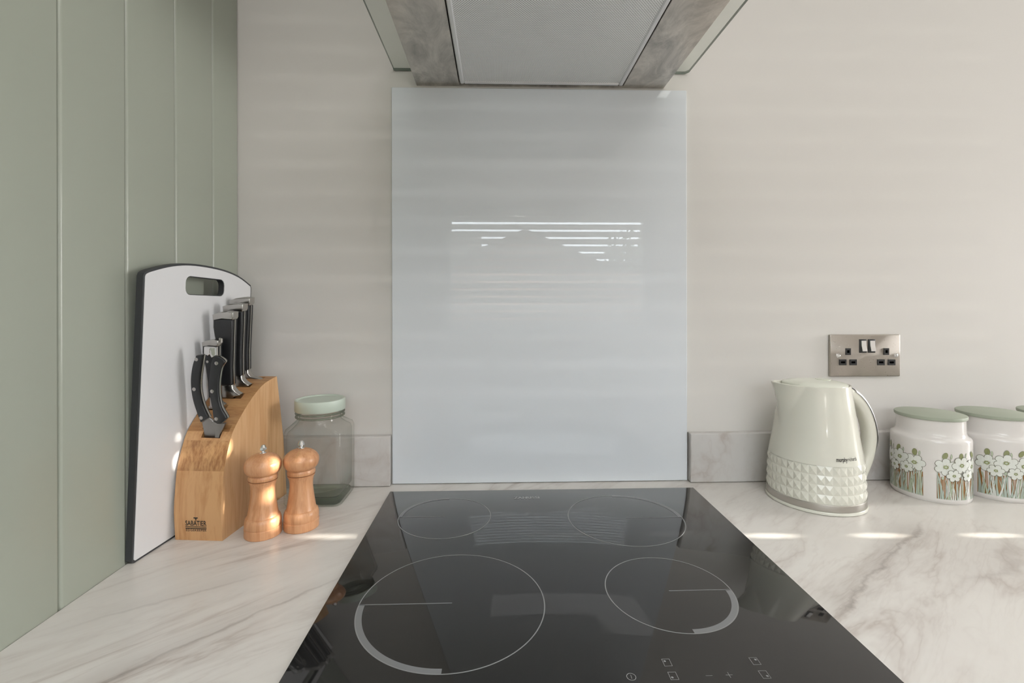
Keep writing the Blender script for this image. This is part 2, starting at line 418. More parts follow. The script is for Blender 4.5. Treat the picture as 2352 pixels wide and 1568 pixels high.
# venetian blind, slats tilted with gaps between them
t = empty('venetian_blind', (0.5*(WX0+WX1), YF-0.028, WZ1-0.002))
tag(t, 'white horizontal slat blind over the window opposite the hob, seen only as a reflection', 'blind')
bm = bmesh.new(); box(bm, (WX0+0.012-ox, -0.022, -0.045), (WX1-0.012-ox, 0.022, 0), 0.003); obj('headrail', bm, M['slat'], t)
nsl = 15; pitch = 0.044; src = None
for i in range(nsl):
    if src is None:
        bm = bmesh.new(); box(bm, (WX0+0.014-ox, -0.024, -0.0014), (WX1-0.014-ox, 0.024, 0.0014), 0.001, 1)
        src = o = obj('slat', bm, M['slat'], t)
        o.location = (0, 0, -0.068); o.rotation_euler = (math.radians(-50), 0, 0)
    else: share('slat', src, t, (0, 0, -0.068-i*pitch), (math.radians(-50), 0, 0))
bm = bmesh.new(); box(bm, (WX0+0.014-ox, -0.022, -0.068-nsl*pitch-0.01), (WX1-0.014-ox, 0.022, -0.068-nsl*pitch+0.01), 0.003); obj('bottom_rail', bm, M['slat'], t)
for x in (-0.40, 0.0, 0.40):
    bm = bmesh.new(); tube(bm, [(x, 0.024, -0.045), (x, 0.024, -0.068-nsl*pitch)], 0.0012, 6); obj('cord', bm, M['cord'], t)

# right end wall with a window, its blind closed: sun leaks only through the cord slots of the slats
RY0, RY1, RZ0, RZ1 = -0.62, -0.12, ZC+0.10, ZC+1.14
bm = bmesh.new()
for a, b in (((YF-0.12, 0), (RY0, HC)), ((RY1, 0), (YW+0.12, HC)), ((RY0, 0), (RY1, RZ0)), ((RY0, RZ1), (RY1, HC))):
    box(bm, (XR, a[0], a[1]), (XR+0.12, b[0], b[1]))
struct('wall_right', bm, M['wall'])
t = empty('window_2', (XR+0.08, 0.5*(RY0+RY1), RZ0)); t['kind'] = 'structure'
oy = t.location.y
bm = bmesh.new()
frame_bars(bm, [((-0.02, RY0-oy, 0), (0.02, RY0-oy+0.04, RZ1-RZ0)), ((-0.02, RY1-oy-0.04, 0), (0.02, RY1-oy, RZ1-RZ0)),
                ((-0.02, RY0-oy+0.04, 0), (0.02, RY1-oy-0.04, 0.04)), ((-0.02, RY0-oy+0.04, RZ1-RZ0-0.04), (0.02, RY1-oy-0.04, RZ1-RZ0))])
obj('window_frame', bm, M['trim'], t)
bm = bmesh.new(); box(bm, (-0.004, RY0-oy+0.04, 0.04), (0.004, RY1-oy-0.04, RZ1-RZ0-0.04)); obj('pane', bm, M['pane'], t)
XB = XR+0.02                                     # plane of the closed slats
t = empty('venetian_blind', (XB, oy, RZ1))
tag(t, 'white closed slat blind over the window at the worktop end, outside the picture', 'blind')
tanel = math.tan(EL)/1.0
ys = -0.2345 - 0.0303*(XB-0.4236)                # where the cord slots are
zs = (XB-0.4236)*math.tan(EL)                    # height of one slot above the worktop
bm = bmesh.new(); box(bm, (-0.012, RY0-oy+0.004, -0.03), (0.012, RY1-oy-0.004, 0), 0.002); obj('headrail', bm, M['slat'], t)
src = None; zk = ZC + zs
while zk + 0.045 < RZ1-0.03: zk += 0.045
while zk > RZ0+0.02:
    if src is None:
        bm = bmesh.new(); hw, hh, e = 0.0082, 0.0112, 0.0235; ya, yb = RY0-oy+0.006, RY1-oy-0.006; yc = ys-oy
        n = 16
        hole = [(yc+hw*math.cos(2*PI*k/n), hh*math.sin(2*PI*k/n)) for k in range(n)]
        for xx in (-0.0007, 0.0007):
            H = [bm.verts.new((xx, *p)) for p in hole]
            outer = [bm.verts.new((xx, *p)) for p in ((yb, 0), (yb, e), (yc, e), (ya, e), (ya, 0), (ya, -e), (yc, -e), (yb, -e))]
            for q in range(8):
                a, b = outer[q], outer[(q+1) % 8]
                hs = [H[(q*2+j) % n] for j in range(3)]
                bm.faces.new([a, b, hs[2], hs[1], hs[0]])
        src = obj('slat', bm, M['slat'], t, smooth=False); src.location = (0, 0, zk-RZ1)
    else: share('slat', src, t, (0, 0, zk-RZ1))
    zk -= 0.045
bm = bmesh.new(); box(bm, (-0.012, RY0-oy+0.006, RZ0-RZ1+0.001), (0.012, RY1-oy-0.006, zk+0.0235-RZ1), 0.002); obj('bottom_rail', bm, M['slat'], t)

# outside: what the gaps of the rear blind look out on
bm = bmesh.new(); box(bm, (-30, -40, -0.2), (30, YF-0.2, -0.02)); o = obj('ground', bm, M['ground'], smooth=False); o['kind'] = 'structure'
t = empty('neighbouring_house', (0.75, -15.2, -0.02)); tag(t, 'gabled brick house across the street, glimpsed through the rear blind', 'house')
bm = bmesh.new(); prism(bm, [(-3.5, 0), (3.5, 0), (3.5, 1.80), (0, 3.33), (-3.5, 1.80)], -3, 3, 'y'); obj('gable_wall', bm, M['brick'], t, smooth=False)
for s_ in (-1, 1):
    bm = bmesh.new(); prism(bm, [(s_*3.9, 1.63), (0, 3.335), (0, 3.41), (s_*3.9, 1.705)], -3.2, 3.2, 'y'); obj('roof_slope', bm, M['roof'], t, smooth=False)
bm = bmesh.new(); prism(bm, [(-2.6, 0), (2.6, 0), (2.6, 2.3), (0, 3.74), (-2.6, 2.3)], -9.0, -1.35, 'x'); obj('wing_wall', bm, M['brick'], t, smooth=False)
for s_ in (-1, 1):
    bm = bmesh.new(); prism(bm, [(s_*2.9, 2.15), (0, 3.745), (0, 3.84), (s_*2.9, 2.245)], -9.1, -1.33, 'x'); obj('wing_roof', bm, M['roof'], t, smooth=False)
t = empty('street_fence', (0, -8.7, -0.02)); tag(t, 'tall boarded fence across the street, glimpsed through the rear blind', 'fence')
src = None
for i in range(60):
    if src is None:
        bm = bmesh.new(); box(bm, (-0.095, -0.01, 0), (0.095, 0.01, 2.05)); src = obj('fence_board', bm, M['brick'], t, smooth=False); src.location = (-6, 0, 0)
    else: share('fence_board', src, t, (-6+i*0.2, 0, 0))
t = empty('street_tree', (3.45, -10.3, -0.02)); tag(t, 'leafy tree across the street, glimpsed through the rear blind', 'tree')
bm = bmesh.new(); tube(bm, [(0, 0, 0), (0.05, 0, 1.2), (0, 0.1, 2.4)], [0.14, 0.11, 0.07], 8); obj('trunk', bm, M['brick'], t)
bm = bmesh.new()
for i in range(3200):
    d = Vector((random.gauss(0, 1), random.gauss(0, 1), random.gauss(0, 1))).normalized()*random.uniform(0.1, 1.0)
    p = Vector((d.x*1.25, d.y*1.2, 1.9+d.z*1.35)); r = 0.10
    a, b, c = [p+Vector((random.uniform(-r, r), random.uniform(-r, r), random.uniform(-r, r))) for _ in range(3)]
    bm.faces.new([bm.verts.new(q) for q in (a, b, c)])
o = obj('foliage', bm, M['leafy'], t, smooth=False); o['kind'] = 'stuff'

# unseen panel fitting, added to house the ceiling fill lamp
t = empty('fill_lamp_panel', (0.35, -1.25, HC)); tag(t, 'flat white rectangular panel added on the ceiling for the fill lamp, outside the picture', 'ceiling light')
bm = bmesh.new()
frame_bars(bm, [((-0.60, -0.34, -0.025), (-0.56, 0.34, 0)), ((0.56, -0.34, -0.025), (0.60, 0.34, 0)), ((-0.56, -0.34, -0.025), (0.56, -0.31, 0)), ((-0.56, 0.31, -0.025), (0.56, 0.34, 0))])
obj('frame', bm, M['trim'], t)
bm = bmesh.new(); box(bm, (-0.56, -0.31, -0.012), (0.56, 0.31, 0)); obj('diffuser', bm, M['trim'], t)

# ------------------------------------------------------------------ worktop, cabinets, upstands
bm = bmesh.new(); box(bm, (XL, -0.63, ZC-0.038), (XR, YW, ZC), 0.0012, 1)
o = obj('worktop', bm, M['marble'], smooth=False); tag(o, 'pale marble-effect laminate worktop with grey-brown veins', 'worktop')
def base_cabinet(x0, wd):
    t = empty('base_cabinet', (x0, -0.57, 0))
    bm = bmesh.new(); box(bm, (0.0005, 0, 0.15), (wd-0.0005, 0.57, ZC-0.038)); obj('carcass', bm, M['trim'], t, smooth=False)
    bm = bmesh.new(); box(bm, (0.0005, 0.05, 0.0), (wd-0.0005, 0.065, 0.15)); obj('plinth', bm, M['sage'], t, smooth=False)
    bm = bmesh.new(); box(bm, (0.003, -0.02, 0.155), (wd-0.003, 0, ZC-0.045), 0.0015); d = obj('door', bm, M['sage'], t)
    bm = bmesh.new(); tube(bm, [(wd-0.05, -0.02, 0.66), (wd-0.05, -0.045, 0.665), (wd-0.05, -0.045, 0.79), (wd-0.05, -0.02, 0.795)], 0.005, 8); obj('handle', bm, M['steel'], d)
    return t
cb = base_cabinet(XL, 0.60); tag(cb, 'sage green base cabinet in the left corner under the worktop', 'cabinet', 'base cabinets')
c2 = copy_tree(cb); c2.location.x = XL+0.60; tag(c2, 'sage green base cabinet under the hob', 'cabinet', 'base cabinets')
c3 = copy_tree(cb); c3.location.x = XL+1.20; tag(c3, 'sage green base cabinet under the kettle and canisters', 'cabinet', 'base cabinets')

SPX0, SPX1 = -0.2129, 0.3871
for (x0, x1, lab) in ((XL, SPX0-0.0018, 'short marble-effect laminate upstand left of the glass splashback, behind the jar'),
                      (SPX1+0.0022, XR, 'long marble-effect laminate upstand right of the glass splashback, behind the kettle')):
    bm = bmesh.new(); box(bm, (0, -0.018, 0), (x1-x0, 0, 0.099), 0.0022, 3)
    o = obj('upstand', bm, M['marble_shaded']); o.location = (x0, YW, ZC+0.0008); tag(o, lab, 'upstand')
# dark silicone-free joint under the upstand is a real 0.6 mm shadow gap
bm = bmesh.new(); box(bm, (SPX0, -0.0060, 0.0012), (SPX1, 0, 0.799), 0.0012, 2)
for f in bm.faces:
    f.material_index = 0 if f.normal.y < -0.9 else 1
o = obj('glass_splashback', bm, [M['splash'], M['splash_edge']], smooth=True, angle=20)
o.location = (0, YW, ZC); tag(o, 'tall glossy white-blue glass splashback behind the hob', 'splashback')

# ------------------------------------------------------------------ hob
HX0, HX1, HY1, HZ = -0.2075, 0.3812, -0.0436, 0.0035
t = empty('induction_hob', (HX0, HY1, ZC)); tag(t, 'black glass hob with four printed cooking zones set in the worktop', 'hob')
bm = bmesh.new(); box(bm, (0, -0.520, 0), (HX1-HX0, 0, HZ), 0.001, 2); obj('glass_top', bm, M['hob'], t)
def flat_ring(bm, c, r0, r1, a0, a1, z, n=96, mi=0):
    prev = None
    for i in range(n+1):
        a = a0+(a1-a0)*i/n
        q = (bm.verts.new((c[0]+r0*math.cos(a), c[1]+r0*math.sin(a), z)), bm.verts.new((c[0]+r1*math.cos(a), c[1]+r1*math.sin(a), z)))
        if prev: f = bm.faces.new([prev[0], prev[1], q[1], q[0]]); f.material_index = mi
        prev = q
def flat_rect(bm, x0, y0, x1, y1, z, mi=0):
    f = bm.faces.new([bm.verts.new(p) for p in ((x0, y0, z), (x1, y0, z), (x1, y1, z), (x0, y1, z))]); f.material_index = mi
ZP = HZ+0.00012
for (cx, cy, r, a0, bw, side, lw) in ((-0.0900, -0.1571, 0.0777, PI/2, 0.0058, -1, 0.00075), (0.2125, -0.1724, 0.0957, 0, 0.0062, 1, 0.00075),
                                  (-0.0553, -0.3928, 0.1109, PI, 0.0078, -1, 0.00075), (0.2121, -0.3770, 0.0785, -PI/2, 0.0078, 1, 0.00075)):
    c = (cx-HX0, cy-HY1); bm = bmesh.new()
    flat_ring(bm, c, r-0.0013, r, 0, 2*PI, ZP, 144, 1)
    flat_ring(bm, c, r-bw, r-0.0013, a0, a0+PI/2, ZP, 48, 0)
    x0, x1 = (c[0]-r+0.001, c[0]) if side < 0 else (c[0], c[0]+r-0.001)
    flat_rect(bm, x0, c[1]-lw, x1, c[1]+lw, ZP, 0)
    obj('cooking_zone_print', bm, [M['hob_print'], M['hob_line']], t, smooth=False, recalc=False)
bm = text_mesh('ZANUSSI', 0.0125, 0.0004, 0, 1.0, 1.12)
xs = [v.co.x for v in bm.verts]; sc = 0.0475/(max(xs)-min(xs))
for v in bm.verts: v.co.x = v.co.x*sc
o = obj('brand_lettering', bm, M['hob_text'], t, smooth=False, recalc=False); o.location = (0.0527-HX0, -0.0832-HY1, ZP)
L = 0.0005
def symbol(bm): obj('touch_symbol', bm, M['hob_line'], t, smooth=False, recalc=False)
def sq(x, y, dx, dy):
    bm = bmesh.new(); w_, h_ = 0.0080, 0.0098
    O = [bm.verts.new(p) for p in ((x, y-h_, ZP), (x+w_, y-h_, ZP), (x+w_, y, ZP), (x, y, ZP))]; I = [bm.verts.new(p) for p in ((x+L, y-h_+L, ZP), (x+w_-L, y-h_+L, ZP), (x+w_-L, y-L, ZP), (x+L, y-L, ZP))]
    for i in range(4): bm.faces.new([O[i], O[(i+1) % 4], I[(i+1) % 4], I[i]])
    symbol(bm)
    cx_, cy_ = x+(0.0024 if dx < 0 else w_-0.0024), y-(0.0030 if dy > 0 else h_-0.0030)
    bm = bmesh.new(); ring = [bm.verts.new((cx_+0.0012*math.cos(2*PI*k/12), cy_+0.0012*math.sin(2*PI*k/12), ZP)) for k in range(12)]; bm.faces.new(ring)
    symbol(bm)
for x, y, dx, dy in ((0.1632, -0.4901, -1, 1), (0.1632, -0.5072, -1, -1), (0.2514, -0.4911, 1, 1), (0.2514, -0.5084, 1, -1)): sq(x-HX0, y-HY1, dx, dy)
bm = bmesh.new(); flat_rect(bm, 0.1983-HX0, -0.5129-HY1-L/2, 0.2048-HX0, -0.5129-HY1+L/2, ZP); symbol(bm)
bm = bmesh.new(); px_, py_ = 0.2211-HX0, -0.5128-HY1; h_ = L/2
bm.faces.new([bm.verts.new((px_+a_, py_+b_, ZP)) for a_, b_ in ((-0.0033, -h_), (-h_, -h_), (-h_, -0.0035), (h_, -0.0035), (h_, -h_), (0.0033, -h_), (0.0033, h_), (h_, h_), (h_, 0.0035), (-h_, 0.0035), (-h_, h_), (-0.0033, h_))]); symbol(bm)
bm = bmesh.new(); flat_ring(bm, (0.1267-HX0, -0.5119-HY1), 0.0040, 0.0046, 0, 2*PI, ZP, 32); symbol(bm)
bm = bmesh.new(); flat_rect(bm, 0.1267-L/2-HX0, -0.5119-HY1-0.0024, 0.1267+L/2-HX0, -0.5119-HY1+0.0024, ZP); symbol(bm)

# ------------------------------------------------------------------ cooker hood
hx = 0.0890
t = empty('cooker_hood', (hx, YW, ZC+0.8045)); tag(t, 'brushed steel and glass cooker hood above the white splashback', 'cooker hood')
bm = bmesh.new(); HW = 0.2523; D0, D1 = -0.0005, -0.47; FX0, FX1, FY0, FY1 = -0.1640, 0.1645, -0.0120, -0.455
# underside: plates around the filter opening, then the upper deck
box(bm, (-HW, D1, 0), (FX0-0.0022, D0, 0.029), 0.0008, 1); box(bm, (FX1+0.0022, D1, 0), (HW, D0, 0.029), 0.0008, 1)
box(bm, (FX0-0.0022, FY0+0.003, 0.0), (FX1+0.0022, D0, 0.029)); box(bm, (FX0-0.0022, D1, 0), (FX1+0.0022, FY1, 0.029))
box(bm, (FX0-0.0022, FY1, 0.024), (FX1+0.0022, FY0+0.003, 0.029), mi=1)
obj('steel_body', bm, [M['hood_steel'], M['dark']], t)
bm = bmesh.new(); fwid = 0.0085
z0, z1 = -0.0012, 0.008
frame_bars(bm, [((FX0, FY1+0.002, z0), (FX0+fwid, FY0, z1)), ((FX1-fwid, FY1+0.002, z0), (FX1, FY0, z1)), ((FX0+fwid, FY0-fwid, z0), (FX1-fwid, FY0, z1)), ((FX0+fwid, FY1+0.002, z0), (FX1-fwid, FY1+0.002+fwid, z1))])
fr = obj('grease_filter', bm, M['aluminium'], t)
bm = bmesh.new(); box(bm, (FX0+fwid-0.001, FY1+0.009, 0.0012), (FX1-fwid+0.001, FY0-fwid+0.001, 0.006)); obj('filter_mesh', bm, M['filter'], fr, smooth=False)
bm = bmesh.new()
gp = [(-0.298, -0.002), (-0.298, -0.40), (-0.285, -0.43), (-0.20, -0.462), (-0.1, -0.478), (0, -0.483), (0.1, -0.478), (0.20, -0.462), (0.285, -0.43), (0.302, -0.40), (0.302, -0.010), (0.296, -0.002)]
prism(bm, gp, 0.0292, 0.0352, 'z', 0.0008, 2)
for f in bm.faces:
    if abs(f.normal.z) < 0.9: f.material_index = 1
obj('glass_canopy', bm, [M['hood_glass'], M['glass_edge']], t, smooth=True, angle=30)
bm = bmesh.new(); box(bm, (-0.135, -0.26, 0.0354), (0.135, -0.0005, HC-ZC-0.8045-0.001), 0.001, 1); obj('chimney', bm, M['hood_steel'], t)

# ------------------------------------------------------------------ double socket
sx0, sx1, sz0, sz1 = 0.6855, 0.8350, 0.2112, 0.2983
t = empty('double_wall_socket', (0.5*(sx0+sx1), YW, ZC+0.5*(sz0+sz1))); tag(t, 'brushed nickel double wall socket with two switches above the kettle', 'wall socket')
cx, cz = 0.5*(sx0+sx1), 0.5*(sz0+sz1); hw, hh = 0.5*(sx1-sx0), 0.5*(sz1-sz0)
bm = bmesh.new(); box(bm, (-hw, -0.0062, -hh), (hw, 0, hh), 0.0022, 3); obj('plate', bm, M['socket_steel'], t)
YP = -0.0062
for (x0, x1, za, zb) in ((0.7178, 0.7287, 0.2562, 0.2700), (0.7988, 0.8096, 0.2558, 0.2698), (0.7046, 0.7194, 0.2350, 0.2470), (0.7266, 0.7412, 0.2349, 0.2469), (0.7852, 0.8004, 0.2346, 0.2466), (0.8077, 0.8229, 0.2344, 0.2464)):
    bm = bmesh.new(); a = (x0-cx, za-cz); b = (x1-cx, zb-cz)
    # insert rim with a sunken slot
    e = 0.0028
    pts_o = [(a[0], a[1]), (b[0], a[1]), (b[0], b[1]), (a[0], b[1])]; pts_i = [(a[0]+e, a[1]+e*1.4), (b[0]-e, a[1]+e*1.4), (b[0]-e, b[1]-e*1.4), (a[0]+e, b[1]-e*1.4)]
    O = [bm.verts.new((p[0], YP-0.0014, p[1])) for p in pts_o]; B0 = [bm.verts.new((p[0], YP+0.001, p[1])) for p in pts_o]
    I = [bm.verts.new((p[0], YP-0.0014, p[1])) for p in pts_i]; D = [bm.verts.new((p[0], YP-0.0002, p[1])) for p in pts_i]
    for i in range(4):
        j = (i+1) % 4
        bm.faces.new([O[i], O[j], I[j], I[i]]); bm.faces.new([I[i], I[j], D[j], D[i]]); bm.faces.new([B0[i], B0[j], O[j], O[i]])
    fd = bm.faces.new(D); fd.material_index = 1
    obj('pin_hole', bm, [M['black_plastic'], M['pit']], t, smooth=False)
for x0 in (0.7470, 0.7654):
    bm = bmesh.new(); box(bm, (x0-cx, YP-0.0012, 0.2604-cz), (x0+0.0155-cx, YP+0.001, 0.2884-cz), 0.0008, 2); s_ = obj('switch', bm, M['black_plastic'], t)
    bm = bmesh.new(); xa, xb = x0+0.0032-cx, x0+0.0138-cx
    prism(bm, [(YP-0.0006, 0.2635-cz), (YP-0.0058, 0.2640-cz), (YP-0.0030, 0.2750-cz), (YP-0.0024, 0.2855-cz), (YP-0.0006, 0.2860-cz)], xa, xb, 'x', 0.0004, 1)
    obj('rocker', bm, M['chrome'], s_, smooth=True, angle=25)
for x in (0.7029, 0.8246):
    bm = bmesh.new()
    A = [(0.0042, 0.0), (0.0042, 0.0005), (0.0034, 0.0008), (0.0031, 0.0003), (0.0028, 0.0010), (0.0, 0.0013)]
    lathe(bm, A, 20); s_ = obj('screw', bm, M['chrome'], t); s_.location = (x-cx, YP, 0.2546-cz); s_.rotation_euler = (PI/2, 0, 0)

# ------------------------------------------------------------------ chopping board
t = empty('chopping_board', (-0.5085, -0.287, ZC+0.0004), 0); t.rotation_euler = (0, math.radians(2.0), -math.radians(4.0)); tag(t, 'white chopping board with charcoal edge and arched top leaning upright by the green wall', 'chopping board')
# local frame: x = normal to the face, y = along the board
out = [(0.004, 0.0), (0.260, 0.0), (0.264, 0.004)]
out += [(0.2635, 0.15), (0.2625, 0.30), (0.2610, 0.3945)]
arc = smoothpath([(0.2590, 0.3995, 0), (0.2205, 0.4148, 0), (0.1705, 0.4240, 0), (0.1055, 0.4268, 0), (0.0590, 0.4222, 0), (0.0165, 0.4108, 0), (0.0060, 0.4055, 0)], 5)
out += [(p.x, p.y) for p in arc]
out += [(0.0040, 0.4010), (0.0030, 0.2986), (0.0010, 0.116), (0.0, 0.004)]
hole = []
hx0, hx1, hz0, hz1, rr = 0.0865, 0.1785, 0.3775, 0.4045, 0.009
for (ccx, ccz, a0) in ((hx1-rr, hz0+rr, -90), (hx1-rr, hz1-rr, 0), (hx0+rr, hz1-rr, 90), (hx0+rr, hz0+rr, 180)):
    for k in range(5):
        a = math.radians(a0+k*22.5); zz = ccz+rr*math.sin(a); xx = ccx+rr*math.cos(a)
        hole.append((xx, zz + 0.004*(0.5-abs((xx-hx0)/(hx1-hx0)-0.35)) * (1 if zz > 0.391 else 0.4)))
def plate_with_hole(bm, outer, hole, xf, xb, mf=0, ms=1):
    def loop(pts, x): return [bm.verts.new((x, p, q)) for p, q in pts]
    for x, flip in ((xf, 0), (xb, 1)):
        O, H = loop(outer, x), loop(hole, x)
        es = [bm.edges.new((L_[i], L_[(i+1) % len(L_)])) for L_ in (O, H) for i in range(len(L_))]
        r = bmesh.ops.triangle_fill(bm, edges=es, use_beauty=True)
        for f in r['geom']:
            if isinstance(f, bmesh.types.BMFace): f.material_index = mf
        if not flip: O0, H0 = O, H
    for A, B in ((O0, O), (H0, H)):
        for i in range(len(A)):
            f = bm.faces.new([A[i], A[(i+1) % len(A)], B[(i+1) % len(B)], B[i]]); f.material_index = ms
def inset(pts, d):
    n = len(pts); o_ = []
    area = sum(pts[i][0]*pts[(i+1) % n][1]-pts[(i+1) % n][0]*pts[i][1] for i in range(n)); sg = 1 if area > 0 else -1
    for i in range(n):
        p, q, r = Vector(pts[i-1]), Vector(pts[i]), Vector(pts[(i+1) % n])
        e1, e2 = (q-p).normalized(), (r-q).normalized()
        nrm = (Vector((-e1.y, e1.x))+Vector((-e2.y, e2.x))).normalized()*sg
        c_ = q+nrm*d; o_.append((c_.x, c_.y))
    return o_
bm = bmesh.new(); plate_with_hole(bm, out, hole, -0.0006, -0.0100, 0, 0)
obj('rubber_edge', bm, M['board_edge'], t, smooth=True, angle=30)
bm = bmesh.new(); plate_with_hole(bm, inset(out, 0.0032), inset(hole, -0.0012), 0.0002, -0.0008, 0, 0)
obj('white_face', bm, M['board_white'], t, smooth=True, angle=30)

# ------------------------------------------------------------------ knife block
BR = -math.radians(5); BL = Vector((-0.4966, -0.2160, ZC)); BWID = 0.0752
block = t = empty('knife_block', BL, BR); tag(t, 'curved laminated wooden knife block with black brand mark standing in the corner', 'knife block')
prof = [(0.0, 0.0), (-0.0022, 0.03), (-0.0025, 0.0530), (0.0005, 0.085), (0.0034, 0.1050), (0.0090, 0.1240), (0.0158, 0.1419), (0.0255, 0.1605), (0.0465, 0.1812), (0.0745, 0.2033), (0.1048, 0.2200), (0.1300, 0.2265), (0.1519, 0.2295)]
curve = [Vector((a, b, 0)) for a, b in prof]; curve = smoothpath(curve, 3)
pts = [(p.x, p.y) for p in curve] + [(0.1640, 0.1642), (0.1740, 0.1091), (0.1830, 0.0217), (0.1850, 0.0)]
def cut(poly, lo, hi):
    """part of the profile with lo <= s <= hi, s runs along a slope of the laminations"""
    def clip(pl, keep):
        o_ = []
        for i in range(len(pl)):
            a, b = pl[i], pl[(i+1) % len(pl)]; fa, fb = keep(a), keep(b)
            if fa >= 0: o_.append(a)
            if fa*fb < 0:
                s_ = fa/(fa-fb); o_.append((a[0]+(b[0]-a[0])*s_, a[1]+(b[1]-a[1])*s_))
        return o_
    return clip(clip(poly, lambda p: p[1]-lo), lambda p: hi-p[1])
def lamination(lo, hi, mf, mt=None):
    bm = bmesh.new(); pl = cut(pts, lo, hi)
    fs = prism(bm, pl, 0, BWID, 'x', 0.0, mi=0)
    for f in bm.faces:
        if abs(f.normal.x) > 0.9: f.material_index = 1
        elif mt is not None and f.normal.z > 0.55: f.material_index = 2
    return obj('wood_section', bm, [mf, M['block_side']] + ([mt] if mt is not None else []), t, smooth=True, angle=40)
lamination(0.0, 0.1050, M['block'])
lamination(0.1050, 0.1480, M['block_dark'])
lamination(0.1480, 0.240, M['block'], M['block_top'])
# printed mark on the front face
def on_front(bm, x, z):
    """lay a flat print (x,y) on the block's front at (x,z)"""
    for v in bm.verts:
        zz = z+v.co.y; d = 0
        for (a, b), (c, e) in zip(prof, prof[1:]):
            if b <= zz <= e: d = a+(c-a)*(zz-b)/(e-b)
        v.co = Vector((x+v.co.x, d-0.0004, zz))
marks = bmesh.new()
def add_print(dst, src_):
    me = bpy.data.meshes.new('tmp'); src_.to_mesh(me); src_.free(); dst.from_mesh(me); bpy.data.meshes.remove(me)
b1 = text_mesh('SABATIER', 0.0110, 0.00018, 0); xs = [v.co.x for v in b1.verts]; sc = 0.0335/(max(xs)-min(xs))
for v in b1.verts: v.co.x *= sc
on_front(b1, 0.0345, 0.0268); add_print(marks, b1)
b2 = text_mesh('EDGEKEEPER', 0.0052, 0.00006, 0, 1.0, 1.2); xs = [v.co.x for v in b2.verts]; sc = 0.0325/(max(xs)-min(xs))
for v in b2.verts: v.co.x *= sc
on_front(b2, 0.0345, 0.0160); add_print(marks, b2)
b3 = bmesh.new()
flat_rect(b3, -0.0168, -0.0003, 0.0168, 0.0008, 0); flat_rect(b3, -0.0168, -0.0030, 0.0168, -0.0017, 0)
flat_rect(b3, -0.0034, 0.0133, 0.0034, 0.0151, 0)
b3.faces.new([b3.verts.new(p) for p in ((-0.0012, 0.0135, 0), (0.0016, 0.0135, 0), (0.0006, 0.0092, 0))])
on_front(b3, 0.0345, 0.0212); add_print(marks, b3)
obj('brand_mark', marks, M['ink'], t, smooth=False, recalc=False)

def surf(d):
    for (a, b), (c, e) in zip(prof[2:], prof[3:]):
        if a <= d <= c: return b+(e-b)*(d-a)/(c-a)
    return 0.229
def to_world(x, d, z): return BL + Vector((x*math.cos(BR)-d*math.sin(BR), x*math.sin(BR)+d*math.cos(BR), z))
# ------------------------------------------------------------------ knives
def knife(name, s, rivets, button, label, tip=20.6):
    t = empty(name, (0, 0, 0), BR); tag(t, label, 'knife', 'knives in the block')
    sc = lambda P: [(x*s*0.001, z*s*0.001) for x, z in P]
    T = 0.0072*s**0.5
    scale_ = sc([(-8.9, 16), (-9.6, 30), (-10.3, 48.7), (-13.3, 75.3), (-18, 98.3), (-19.8, 110.7), (-19.5, 121.7), (-5.3, 125.3), (9.7, 125.3), (12.4, 124.8), (11.6, 104), (10.6, 84.2), (9.4, 62), (8.9, 48.7), (8.9, 17.7)])
    for y0, y1 in ((-T, -0.0011), (0.0011, T)):
        bm = bmesh.new(); prism(bm, scale_, y0, y1, 'y', 0.0022*s, 3); obj('handle_scale', bm, M['handle_black'], t, smooth=True, angle=50)
    grow = sc([(-9.1, 16), (-10.6, 48.7), (-13.6, 75.3), (-18.3, 98.3), (-20.0, 121.7), (12.8, 124.8), (11.1, 84.2), (9.4, 48.7), (9.4, 16)])
    bm = bmesh.new(); prism(bm, grow, -0.0011, 0.0011, 'y'); obj('tang', bm, M['steel'], t, smooth=False)
    cap = sc([(-19.8, 121.9), (-5.3, 125.5), (12.5, 125.2), (14.0, 128.5), (14.4, 137.0), (3.5, 137.9), (-8.9, 135.6), (-20.6, 131.1)])
    bm = bmesh.new(); prism(bm, cap, -T-0.0004, T+0.0004, 'y', 0.0016*s, 3); obj('end_cap', bm, M['steel'], t, smooth=True, angle=50)
    bol = sc([(-8.9, -6), (-8.9, 16), (8.9, 17.7), (9.9, 11.5), (13.8, 6.9), (tip*0.8, 4.6), (tip, 2.6), (tip-0.4, 0.2), (12, -2.5), (10, -6)])
    bm = bmesh.new(); prism(bm, bol, -0.0055*s, 0.0055*s, 'y', 0.0018*s, 3); obj('bolster', bm, M['steel'], t, smooth=True, angle=50)
    bm = bmesh.new(); prism(bm, sc([(-14, -4), (11, -4), (11, -62), (-4, -74), (-14, -60)]), -0.0009, 0.0009, 'y'); obj('blade', bm, M['steel'], t, smooth=False)
    for x, z in rivets:
        bm = bmesh.new(); lathe(bm, [(0.0029*s, 0.0), (0.0027*s, 0.0006), (0.0, 0.0009)], 16); o = obj('rivet', bm, M['steel'], t); o.location = (x*s*0.001, -T+0.0001, z*s*0.001); o.rotation_euler = (PI/2, 0, 0)
    if button:
        bm = bmesh.new(); lathe(bm, [(0.0036*s, -0.004), (0.0036*s, 0.0026), (0.0022*s, 0.0036), (0.0, 0.004)], 16); o = obj('cap_button', bm, M['steel'], t); o.location = (14.5*s*0.001, 0, 137*s*0.001); o.rotation_euler = (0, 0, 0)
    return t
things_in_block = []
